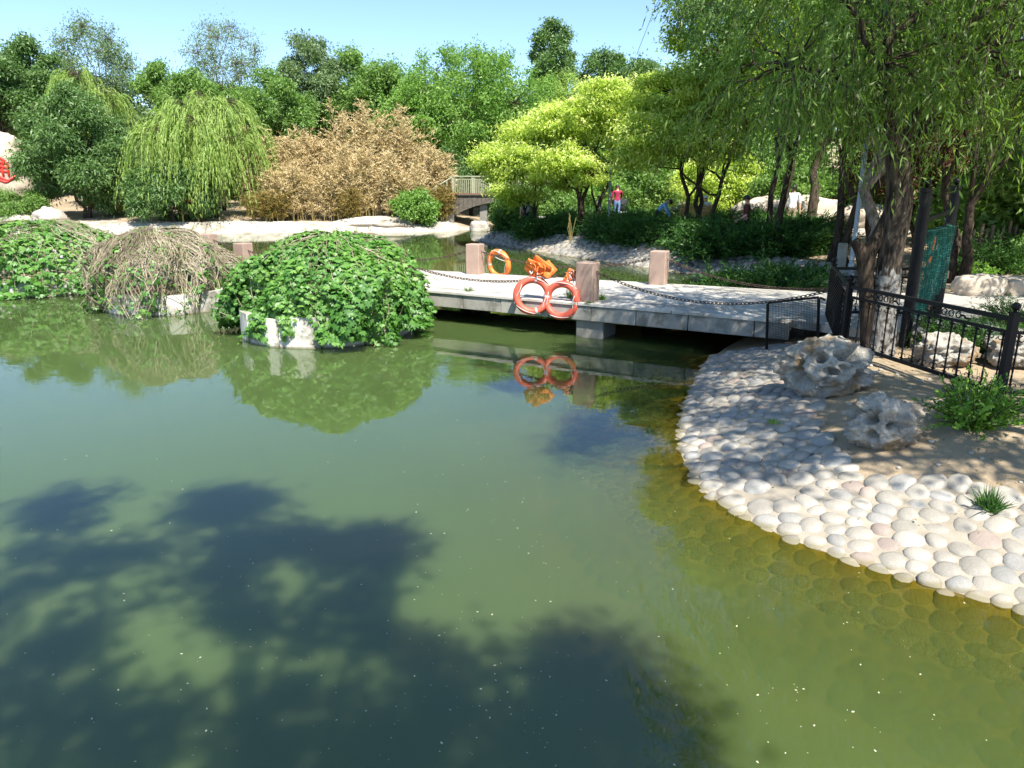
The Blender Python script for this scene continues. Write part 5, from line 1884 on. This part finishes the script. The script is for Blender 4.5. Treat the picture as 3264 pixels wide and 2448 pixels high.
for yy in (AY0 + 0.05, AY1 - 0.05):
    posts = np.arange(AX0 + 0.2, AX1, 1.16)
    for x in posts:
        apart(B().box((x, yy, DKZ + 0.55), (0.13, 0.12, 1.02), bev=0.01), "post", "rail_olive")
    apart(B().box(((AX0 + AX1) / 2, yy, DKZ + 1.09), (AX1 - AX0 + 0.1, 0.17, 0.07), bev=0.01), "handrail", "rail_olive")
    apart(B().box(((AX0 + AX1) / 2, yy, DKZ + 0.93), (AX1 - AX0 - 0.1, 0.05, 0.045)), "rail", "rail_olive")
    for xa, xb in zip(posts[:-1], posts[1:]):
        n = 9
        for j in range(n):
            x = xa + (xb - xa) * (j + 1) / (n + 1)
            apart(B().box((x, yy, DKZ + 0.49), (0.05, 0.03, 0.84)), "baluster", "rail_olive")
# stair railing that drops to the left bank
for k_ in range(5):
    x = AX0 + 0.15 - 0.32 * k_
    z = DKZ - 0.20 * k_
    apart(B().box((x, AY0 - 0.10 * k_, z + 0.5), (0.08, 0.08, 1.0)), "post", "rail_olive")
apart(B().tube([(AX0 + 0.2, AY0 + 0.02, DKZ + 1.08), (AX0 - 1.25, AY0 - 0.42, DKZ + 0.22)], 0.05, 6), "handrail", "rail_olive")
apart(B().tube([(AX0 + 0.1, AY0 + 0.02, DKZ + 0.02), (AX0 - 1.35, AY0 - 0.42, DKZ - 0.85)], 0.09, 4), "string", "wood_grey")

# ------------------------------------------------------------------ boulder with carved red writing
c = D(-75, 590, 45.5)
gzl = gz(c.x, 45.5)
carved = rock("carved_boulder", "huge beige boulder with carved red writing at the left edge", (c.x, 46.2, gzl - 0.3), (6.6, 3.2, 5.9), 77, "boulder_beige", "boulder", sub=5, rough=0.10, squash=0.45)
strokes = [[(-30, 505), (-8, 503), (8, 507), (14, 518), (6, 526)], [(-20, 520), (6, 518), (23, 523), (26, 543), (29, 562)], [(-25, 533), (0, 531), (24, 534)], [(-25, 546), (2, 544), (27, 548)],
           [(-6, 508), (-2, 530), (-8, 556)], [(10, 532), (9, 548), (12, 562)], [(-30, 560), (-6, 561), (12, 570), (26, 575), (40, 567), (53, 557)], [(-20, 572), (4, 576), (20, 580), (34, 574)],
           [(196, 520), (208, 524), (214, 533)], [(198, 533), (212, 529)]]
deps = None
dgz = bpy.context.evaluated_depsgraph_get()
dgz.update()
b = B()
for st in strokes:
    pp = []
    for (x, y, _) in [(*q, 0) for q in catmull(st, 4)]:
        d = Vector(ray(x, y)).normalized()
        o_ = Vector((0, 0, CAM_H))
        ok, loc, nr, _i = carved.ray_cast(carved.matrix_basis.inverted() @ o_, (carved.matrix_basis.to_3x3().inverted() @ d).normalized())
        pp.append(carved.matrix_basis @ loc if ok else (pp[-1] if pp else D(x, y, 44.6)))
    n = len(pp)
    b.tube(pp, [0.045 + 0.04 * math.sin(math.pi * (i + 1) / (n + 1)) for i in range(n)], 6)
o = b.build("carved_writing", "paint_red", None, True)
o.parent = carved
o.matrix_parent_inverse = carved.matrix_basis.inverted()

# ------------------------------------------------------------------ park furniture
bench = empty("park_bench", (D(2212, 690, 28.6).x, 28.6, 1.03), 0.15)
tag(bench, "yellow wooden slatted park bench under the golden trees", "bench")
for i in range(4):
    B().box((0, -0.22 - 0.02 * i, 0.50 + 0.10 * i), (1.35, 0.03, 0.075), bev=0.006).build("back_slat", "bench_wood", bench)
for i in range(4):
    B().box((0, -0.12 + 0.11 * i, 0.42), (1.35, 0.09, 0.03), bev=0.006).build("seat_slat", "bench_wood", bench)
for x in (-0.55, 0.55):
    B().box((x, -0.18, 0.40), (0.05, 0.05, 0.84)).box((x, 0.22, 0.2), (0.05, 0.05, 0.42)).box((x, 0.02, 0.39), (0.05, 0.45, 0.04)).build("leg", "iron_black", bench)
for i, (px, Y, h, lab) in enumerate(((1944, 31.0, 3.2, "thin grey lamp pole beside the person in the crimson jacket"), (2745, 17.5, 3.4, "grey lamp pole behind the bent grey trunk"))):
    x = D(px, 590, Y).x
    g = gz(x, Y)
    root = empty("lamp_pole", (x, Y, g))
    tag(root, lab, "lamp pole", "lamp poles in the park")
    B().lathe([(0.07, -0.1), (0.07, 0.3), (0.055, 0.34), (0.05, h)], 10).build("pole", "pole_grey", root, True)
    B().lathe([(0.03, h), (0.14, h + 0.02), (0.15, h + 0.06), (0.11, h + 0.3), (0.03, h + 0.36)], 12).build("lamp_head", "cloth_white", root, True)
c = on_ground(2678, 862, .6)
o = B().box((0, 0, 0.36), (0.19, 0.17, 0.80), bev=0.02).build("stone_post", "granite_grey", None, False, (c.x, c.y, gz(c.x, c.y) - .04))
tag(o, "plain pale grey stone post between the slim dark trunk and the bent trunk", "post")
# small red-roofed wooden notice under the far willow
root = empty("notice_board", (D(608, 690, 43.0).x, 43.0, gz(D(608, 690, 43.0).x, 43.0)))
tag(root, "small red-roofed wooden notice post behind the willow strands", "sign")
for s_ in (-1, 1):
    B().box((s_ * 0.45, 0, 0.55), (0.09, 0.09, 1.1)).build("post", "bench_wood", root)
B().box((0, 0, 0.7), (0.82, 0.05, 0.55)).build("board", "weathered_wood", root)
B().prism([(-0.7, 1.12), (0.7, 1.12), (0.0, 1.36)], -0.22, 0.22, Matrix.Rotation(math.pi / 2, 4, 'X')).build("roof", "paint_red", root)
# wooden picket by the gate and red notice far right
c = P(2868, 1000, 0.6)
o = B().box((c.x + 0.35, 11.7, 0.95), (0.24, 0.10, 0.95), bev=0.02).box((c.x + 0.62, 11.75, 0.9), (0.20, 0.10, 0.85), bev=0.02).box((c.x + 0.48, 11.79, 1.2), (0.7, 0.06, 0.12)).build("wooden_stand", "weathered_wood")
tag(o, "reddish weathered wooden stand behind the fence beside the willow trunk", "stand")
root = empty("red_sign", (D(3025, 632, 20).x, 20, gz(D(3025, 632, 20).x, 20)))
tag(root, "small red and white notice seen between the tall black gate posts", "sign")
B().box((0, 0, 0.7), (0.05, 0.05, 1.6)).build("post", "pole_grey", root)
B().box((0, -0.04, 1.30), (0.28, 0.03, 0.13)).build("panel", "paint_red", root)
for i in range(3):
    B().box((-0.08 + 0.08 * i, -0.058, 1.31), (0.035, 0.006, 0.05)).build("mark", "cloth_white", root)
# wooden picket hut/fence far right
root = empty("stick_fence", (11.6, 17.2, gz(11.6, 17.2)))
tag(root, "rough stick fence behind the forked trunks at the right edge", "fence")
rn = random.Random(2)
for i in range(14):
    B().tube([(-0.9 + 0.13 * i, 0, -0.05), (-0.9 + 0.13 * i + rn.uniform(-.03, .03), 0, 0.9 + rn.uniform(-.1, .15))], 0.035, 6).build("stick", "weathered_wood", root)
B().tube([(-0.95, 0.03, 0.6), (0.95, 0.03, 0.62)], 0.03, 6).build("rail", "weathered_wood", root)


# ------------------------------------------------------------------ people
def person(label, loc, yaw, h, shirt, legs, pose, hairmat="hair", hat=None, sleeves=True):
    """one continuous skinned body; pose gives the joints in units of standing height (x right, y forward)"""
    J = dict(pelvis=(0, 0, .52), spine=(0, .005, .64), chest=(0, .005, .74), neck=(0, .0, .835), head=(0, .012, .90), crown=(0, .005, .955),
             sl=(-.105, 0, .80), el=(-.135, .0, .63), wl=(-.145, .03, .48), hl=(-.145, .05, .43),
             sr=(.105, 0, .80), er=(.135, .0, .63), wr=(.145, .03, .48), hr=(.145, .05, .43),
             pl=(-.052, 0, .50), kl=(-.055, .01, .27), al=(-.058, -.015, .045), fl=(-.062, .075, .015),
             pr=(.052, 0, .50), kr=(.055, .01, .27), ar=(.058, -.015, .045), fr=(.062, .075, .015))
    J.update(pose)
    rad = dict(pelvis=(.082, .062), spine=(.076, .056), chest=(.088, .062), neck=(.030, .032), head=(.046, .052), crown=(.036, .040), sl=(.040, .040), el=(.029, .029), wl=(.021, .017), hl=(.022, .012),
               sr=(.040, .040), er=(.029, .029), wr=(.021, .017), hr=(.022, .012), pl=(.052, .055), kl=(.035, .036), al=(.025, .027), fl=(.026, .018), pr=(.052, .055), kr=(.035, .036), ar=(.025, .027), fr=(.026, .018))
    E_ = [("pelvis", "spine"), ("spine", "chest"), ("chest", "neck"), ("neck", "head"), ("head", "crown"), ("chest", "sl"), ("sl", "el"), ("el", "wl"), ("wl", "hl"),
          ("chest", "sr"), ("sr", "er"), ("er", "wr"), ("wr", "hr"), ("pelvis", "pl"), ("pl", "kl"), ("kl", "al"), ("al", "fl"), ("pelvis", "pr"), ("pr", "kr"), ("kr", "ar"), ("ar", "fr")]
    names = list(J)
    me = bpy.data.meshes.new("body")
    me.from_pydata([tuple(q * h for q in J[n]) for n in names], [(names.index(a), names.index(b_)) for a, b_ in E_], [])
    ob = bpy.data.objects.new("body_cage", me)
    COL.objects.link(ob)
    md = ob.modifiers.new("skin", 'SKIN')
    for i, n in enumerate(names):
        sv = me.skin_vertices[0].data[i]
        sv.radius = (rad[n][0] * h, rad[n][1] * h)
        sv.use_root = (n == "pelvis")
    ob.modifiers.new("sub", 'SUBSURF').levels = 2
    dg = bpy.context.evaluated_depsgraph_get()
    body = bpy.data.meshes.new_from_object(ob.evaluated_get(dg))
    bpy.data.objects.remove(ob)
    # clothes and skin by the nearest bone
    for m_ in ("skin", shirt, legs, "cloth_black"):
        body.materials.append(MATS[m_])
    seg = [(np.array(J[a]) * h, np.array(J[b_]) * h, a, b_) for a, b_ in E_]
    arm = {"el", "wl", "er", "wr"}
    for f_ in body.polygons:
        c_ = np.array(f_.center)
        best, bi = 9, None
        for a, b_, na, nb_ in seg:
            t = np.clip(((c_ - a) @ (b_ - a)) / ((b_ - a) @ (b_ - a) + 1e-9), 0, 1)
            d = np.linalg.norm(c_ - a - (b_ - a) * t)
            if d < best:
                best, bi = d, (na, nb_, t)
        na, nb_, t = bi
        if nb_ in ("head", "crown") or (nb_ == "neck" and t > 0.75): k_ = 0
        elif nb_ in ("hl", "hr"): k_ = 0
        elif nb_ in ("wl", "wr"): k_ = 1 if sleeves else 0
        elif nb_ in ("el", "er", "sl", "sr", "neck", "chest") or (nb_ == "spine" and t > 0.05): k_ = 1
        elif nb_ in ("fl", "fr"): k_ = 3
        else: k_ = 2
        f_.material_index = k_
        f_.use_smooth = True
    root = empty("person", loc, yaw)
    tag(root, label, "person")
    link("body", body, None, root)
    hd, cr, nk = (Vector(J[n]) * h for n in ("head", "crown", "neck"))
    up = (cr - nk).normalized()
    q = up.to_track_quat('Z', 'Y').to_matrix().to_4x4()
    # hair cap, ears, nose, eyes
    M = Matrix.Translation(hd) @ q
    R0 = 0.058 * h
    hair_ = B()
    prof = [(R0 * 1.02 * math.sin(t), R0 * (0.25 + 1.05 * math.cos(t))) for t in np.linspace(0.02, 1.85, 8)]
    hair_.lathe(prof[::-1], 14, M @ Matrix.Translation((0, -0.006 * h, 0)))
    hair_.build("hair" if not hat else "sun_hat", hat or hairmat, root, True)
    if hat:
        B().lathe([(R0 * 0.9, R0 * .3), (R0 * 1.8, R0 * .16), (R0 * 1.8, R0 * .2), (R0 * .9, R0 * .38)], 16, M).build("hat_brim", hat, root, True)
    for s_ in (-1, 1):
        B().lathe([(0.003, -0.02 * h), (0.009 * h, -0.005 * h), (0.009 * h, 0.008 * h), (0.003, 0.016 * h)], 8, M @ Matrix.Translation((s_ * 0.049 * h, -0.004 * h, 0))).build("ear", "skin", root, True)
        B().lathe([(0.001, -0.004 * h), (0.005 * h, 0), (0.001, 0.004 * h)], 6, M @ Matrix.Translation((s_ * 0.018 * h, 0.05 * h, 0.006 * h))).build("eye", "cloth_black", root, True)
    B().lathe([(0.009 * h, -0.016 * h), (0.007 * h, -0.006 * h), (0.002 * h, 0.012 * h)], 6, M @ Matrix.Translation((0, 0.052 * h, -0.004 * h))).build("nose", "skin", root, True)
    # fingers
    for w_, h_ in (("wl", "hl"), ("wr", "hr")):
        a, b_ = Vector(J[w_]) * h, Vector(J[h_]) * h
        d = (b_ - a).normalized()
        sd = d.cross(Vector((1, 0, 0)))
        sd = sd.normalized() if sd.length > 0.1 else Vector((0, 1, 0))
        nrm = d.cross(sd)
        hb = B()
        for k_, (o_, l_) in enumerate(((-0.016, .033), (-0.006, .042), (.004, .044), (.013, .038), (.022, .020))):
            p0 = b_ + sd * o_ * h
            dd = (d + sd * (0.5 if k_ == 4 else 0.05 * (k_ - 1.5))).normalized()
            hb.tube([p0 - d * 0.01 * h, p0 + dd * l_ * 0.55 * h, p0 + dd * l_ * h + nrm * 0.008 * h], [0.0055 * h, 0.005 * h, 0.0038 * h], 5)
        hb.build("fingers", "skin", root, True)
    return root


def at_head(px, py_head, Y, h):
    """stand a person of height h on the path at distance Y, under the given picture column"""
    x = D(px, 590, Y).x
    return (x, Y, gz(x, Y) + 0.0)


def on_walk(px, Y):
    x = D(px, 590, Y).x
    ins = bool(inpoly(np.array([x]), np.array([Y]), back_walk)[0])
    return (x, Y, 1.03 if ins else gz(x, Y))


person("person in a crimson hooded jacket and jeans seen from behind on the path", on_walk(1969, 33.5), 0.1, 1.64, "cloth_crimson", "cloth_denim",
       dict(er=(.15, .09, .66), wr=(.12, .22, .62), hr=(.11, .27, .61), el=(-.15, .02, .64), wl=(-.15, .06, .5), hl=(-.15, .08, .455), kl=(-.055, .06, .28), al=(-.058, .05, .06), fl=(-.06, .13, .03), ar=(.058, -.09, .06), fr=(.06, 0, .015)))
person("person in a light blue shirt bending forward beside a golden tree trunk", on_walk(2098, 28.9), -1.9, 1.66, "cloth_blue", "cloth_black",
       dict(spine=(0, .07, .62), chest=(0, .15, .69), neck=(0, .225, .745), head=(0, .285, .765), crown=(0, .33, .79), sl=(-.105, .18, .70), sr=(.105, .18, .70), el=(-.12, .24, .56), wl=(-.10, .30, .44), hl=(-.10, .32, .40), er=(.12, .24, .56), wr=(.10, .30, .44), hr=(.10, .32, .40)))
person("man in a dark red shirt and black trousers standing side on", on_walk(2388, 23.2), 1.2, 1.80, "cloth_maroon", "cloth_black",
       dict(er=(.14, .05, .64), wr=(.10, .16, .60), hr=(.07, .20, .60), wl=(-.13, .1, .56), el=(-.14, -.02, .64), hl=(-.12, .15, .54)), sleeves=False)
person("man in a white T-shirt and khaki trousers holding the toddler's hand", on_walk(2532, 25.4), 2.9, 1.74, "cloth_white", "cloth_khaki",
       dict(er=(.15, .02, .63), wr=(.19, .05, .48), hr=(.20, .06, .435)), sleeves=False)
person("small dark-haired toddler in a pale top beside the man in white", on_walk(2492, 25.2), 2.9, 0.84, "cloth_lilac", "cloth_denim",
       dict(head=(0, .012, .87), crown=(0, .01, .93), el=(-.15, .0, .72), wl=(-.19, .02, .80), hl=(-.2, .02, .84)))
person("person in a pale patterned top and dark trousers behind the small golden tree", on_walk(1676, 33.6), 0.4, 1.66, "cloth_lilac", "cloth_black",
       dict(er=(.15, .04, .66), wr=(.14, .14, .62), hr=(.13, .18, .61)), sleeves=False)
sitting = dict(pelvis=(0, 0, .30), spine=(0, -.01, .42), chest=(0, 0, .53), neck=(0, .01, .625), head=(0, .025, .69), crown=(0, .02, .745), sl=(-.105, 0, .59), sr=(.105, 0, .59), el=(-.14, .06, .45), er=(.14, .06, .45),
               wl=(-.10, .17, .38), wr=(.10, .17, .38), hl=(-.08, .21, .37), hr=(.08, .21, .37), pl=(-.055, .02, .29), pr=(.055, .02, .29), kl=(-.07, .24, .29), kr=(.07, .24, .29), al=(-.07, .25, .06), ar=(.07, .25, .06), fl=(-.07, .33, .02), fr=(.07, .33, .02))
bx, by, bz = bench.location
person("person in white clothes and a white sun hat sitting on the yellow bench", (bx + 0.42, by - 0.02, bz - 0.02), 0.15, 1.6, "cloth_white", "cloth_white", sitting, hat="cloth_white")
person("person in a white top with red trim half hidden by the dark forked trunk", on_walk(1912, 33.0), 1.0, 1.45, "cloth_white", "paint_red", {})
# baby stroller pushed by the crimson jacket
x, y, z = on_walk(1985, 34.0)
st = empty("baby_stroller", (x, y, z), 0.1)
tag(st, "black hooded baby stroller in front of the crimson jacket", "stroller")
B().lathe([(0.20, 0.35), (0.26, 0.45), (0.28, 0.65), (0.24, 0.85), (0.10, 0.97)], 14).build("hood", "cloth_black", st, True)
B().box((0, 0.05, 0.36), (0.42, 0.6, 0.12), bev=0.03).build("seat", "cloth_lilac", st)
for sx in (-0.2, 0.2):
    B().tube([(sx, 0.3, 0.1), (sx, 0, 0.45), (sx, -0.45, 1.0)], 0.014, 6).build("frame_tube", "pole_grey", st)
    for sy in (-0.22, 0.3):
        B().tube([(sx, sy + 0.09 * math.cos(t), 0.1 + 0.09 * math.sin(t)) for t in np.linspace(0, 2 * math.pi, 12, endpoint=False)], 0.018, 5, closed=True).build("wheel", "cloth_black", st)
B().tube([(-0.2, -0.45, 1.0), (0.2, -0.45, 1.0)], 0.016, 6).build("handle", "cloth_black", st)

# ------------------------------------------------------------------ trees just outside the frame whose shade falls on the pond and the bank
def shade_on(x, y, z_c, r, rz_, dz=0.0):
    r = (r[0] * SHR, r[1] * SHR)
    """lobe whose shadow lands on the water round (x, y)"""
    t = (z_c - dz) / SUN_DIR.z
    return (x + SUN_DIR.x * t, y + SUN_DIR.y * t, z_c, r[0], r[1], rz_)


SHR = 0.80
sh = [shade_on(x, y, zc, (a, b_), .4) for x, y, zc, a, b_ in ((-3.9, 5.5, 8.0, .8, .45), (-4.8, 4.9, 7.6, .9, .5), (-3.0, 4.7, 7.6, .7, .5), (-2.4, 5.5, 8.4, .5, .35), (-1.9, 4.3, 7.2, .55, .5), (-1.15, 4.9, 8.0, .45, .4),
      (-2.7, 3.7, 7.0, .6, .45), (-1.3, 3.7, 7.4, .45, .4), (-3.6, 3.7, 7.6, .8, .5), (-2.1, 3.0, 7.2, .6, .4), (-0.9, 2.9, 7.0, .6, .4), (-3.0, 2.7, 7.0, .8, .5), (-0.95, 4.75, 7.6, .28, .22), (-1.0, 4.1, 7.4, .35, .25), (-0.5, 3.45, 7.2, .22, .22), (-0.35, 2.7, 7.0, .4, .3), (-1.9, 5.0, 7.6, .4, .25))]
sh2 = [shade_on(0.42, 3.55, 7.2, (.34, .24), .2), shade_on(0.05, 3.1, 7.0, (.45, .4), .3), shade_on(0.62, 3.1, 7.0, (.34, .34), .3), shade_on(0.35, 2.5, 7.0, (.5, .4), .3)]
bs = (1.2, -3.6, 0.0)
make_tree("waterside_tree", "tall leafy tree outside the picture whose shadow falls on the left near water", "tree", bs, rel_lobes(bs, sh), "leaf_mid", "bark_brown", 91, 150, 85, 0.28, 0.13, 0.075, 0.2, trunk_top=5.6, fork=0.5, twig=0.3, inner=0.1, flatc=0.6)
bs = (3.9, -2.4, 0.0)
make_tree("waterside_tree", "leafy tree outside the picture whose shadow falls on the middle near water", "tree", bs, rel_lobes(bs, sh2), "leaf_mid", "bark_brown", 92, 36, 80, 0.26, 0.13, 0.075, 0.16, trunk_top=5.4, fork=0.5, twig=0.3, inner=0.1, flatc=0.6)
# loose crown on the right that dapples the cobbled bank
SHR = 1.0
sh3 = [shade_on(x, y, zc, (r, r * .9), r * .5, 0.2) for x, y, zc, r in ((2.3, 8.8, 6.6, .75), (2.6, 7.5, 6.8, .7), (3.2, 6.5, 6.6, .7), (2.3, 6.1, 7.0, .5), (3.9, 6.1, 6.4, .8), (3.6, 7.7, 6.2, .8), (4.6, 5.2, 6.6, .7), (4.7, 7.6, 6.4, .8), (5.5, 6.2, 6.6, .9), (3.0, 9.8, 6.4, .8),
       (1.6, 10.0, 7.4, .8), (0.7, 9.6, 7.8, .7), (0.1, 10.6, 8.0, .6), (1.5, 8.4, 7.4, .7), (1.1, 7.4, 7.2, .6), (0.75, 6.7, 7.2, .4), (-0.3, 11.2, 8.0, .5), (1.2, 11.2, 7.6, .7), (2.4, 11.0, 7.0, .7), (0.0, 9.4, 8.0, .4))]
bs = (7.9, 2.6, gz(7.9, 2.6))
make_tree("bankside_tree", "loose-leaved tree outside the picture whose shadow dapples the cobbled bank", "tree", bs, rel_lobes(bs, sh3), "leaf_bright", "bark_brown", 93, 470, 52, 0.33, 0.11, 0.055, 0.18, trunk_top=4.6, fork=0.45, twig=0.4, inner=0.0, flatc=0.6)

# ------------------------------------------------------------------ specks floating on the water
rng = np.random.default_rng(77)
n = 520
u, v = rng.uniform(0, 3264, n), 1010 + 1430 * rng.random(n) ** 0.9
nc = n // 2
cu, cv = rng.choice([700, 1250, 1450, 1600, 1750, 2500, 2800], nc), rng.choice([1420, 1600, 1750, 1950, 2150, 2300], nc)
u[:nc], v[:nc] = cu + rng.normal(0, 130, nc), np.clip(cv + rng.normal(0, 70, nc), 1010, 2440)
pts = np.array([P(a, b_, 0.004)[:] for a, b_ in zip(u, v)])
dd = sdist(pts[:, 0], pts[:, 1])
pts = pts[(dd < -0.05) & (np.hypot(pts[:, 0] + 3.55, pts[:, 1] - 13.1) > 2)]
n = len(pts)
an = rng.uniform(0, 6.28, n)
sz = 0.0030 + 0.008 * rng.random(n) ** 3
ax = np.stack([np.cos(an), np.sin(an), np.zeros(n)], 1)
sd = np.stack([-np.sin(an), np.cos(an), np.zeros(n)], 1)
V = np.stack([pts - ax * sz[:, None], pts + sd * (sz * .55)[:, None], pts + ax * sz[:, None], pts - sd * (sz * .55)[:, None]], 1).reshape(-1, 3)
o = link("floating_specks", np_mesh("floating_specks", V, np.arange(n * 4).reshape(n, 4)), "leaf_litter")
tag(o, "tiny pale petals and seeds floating on the pond", "petals", kind="stuff")

n = 5200
x, y = rng.uniform(2.2, 9.5, n), rng.uniform(3.6, 12.5, n)
dd = sdist(x, y)
ok = (dd > 0.35) & ~inpoly(x, y, [(4.25, 10.95), (5.75, 13.9), (14, 13.3), (12, 9.9), (7.6, 10.2), (5.2, 9.9)]) & (y < 10.6) & (rng.random(n) < np.where(inpoly(x, y, poly_front), 0.25, 1.0))
x, y = x[ok], y[ok]
n = len(x)
pts = np.stack([x, y, hgt_at(x, y) + np.where(inpoly(x, y, poly_front), 0.05, 0.006)], 1)
an = rng.uniform(0, 6.28, n)
ax = unit(np.stack([np.cos(an), np.sin(an), rng.normal(0, 0.25, n)], 1))
V = leaf_quads(pts, ax, 0.02 + 0.05 * rng.random(n) ** 2, 0.004 + 0.016 * rng.random(n) ** 2, rng, 0.8)
o = link("leaf_litter", leaf_mesh("leaf_litter", V, rng.random(n)), "leaf_bamboo_olive")
tag(o, "dry leaves and twigs scattered on the bare soil and cobbles", "leaf litter", kind="stuff")
peb = B()
for i in range(420):
    px_, py_ = rng.uniform(3.2, 8.5), rng.uniform(4.6, 10)
    if bool(inpoly(np.array([px_]), np.array([py_]), poly_front)[0]):
        continue
    r_ = rng.uniform(0.008, 0.03)
    M = Matrix.Translation((px_, py_, gz(px_, py_) + 0.003)) @ Matrix.Rotation(rng.uniform(0, 6), 4, 'Z')
    peb.lathe([(r_ * 0.9, -r_ * 0.3), (r_, 0.1 * r_), (r_ * 0.6, r_ * 0.55)], 6, M)
o = peb.build("small_pebbles", "cobble", None, True)
tag(o, "loose small pebbles on the bare soil by the fence", "pebbles", kind="stuff")
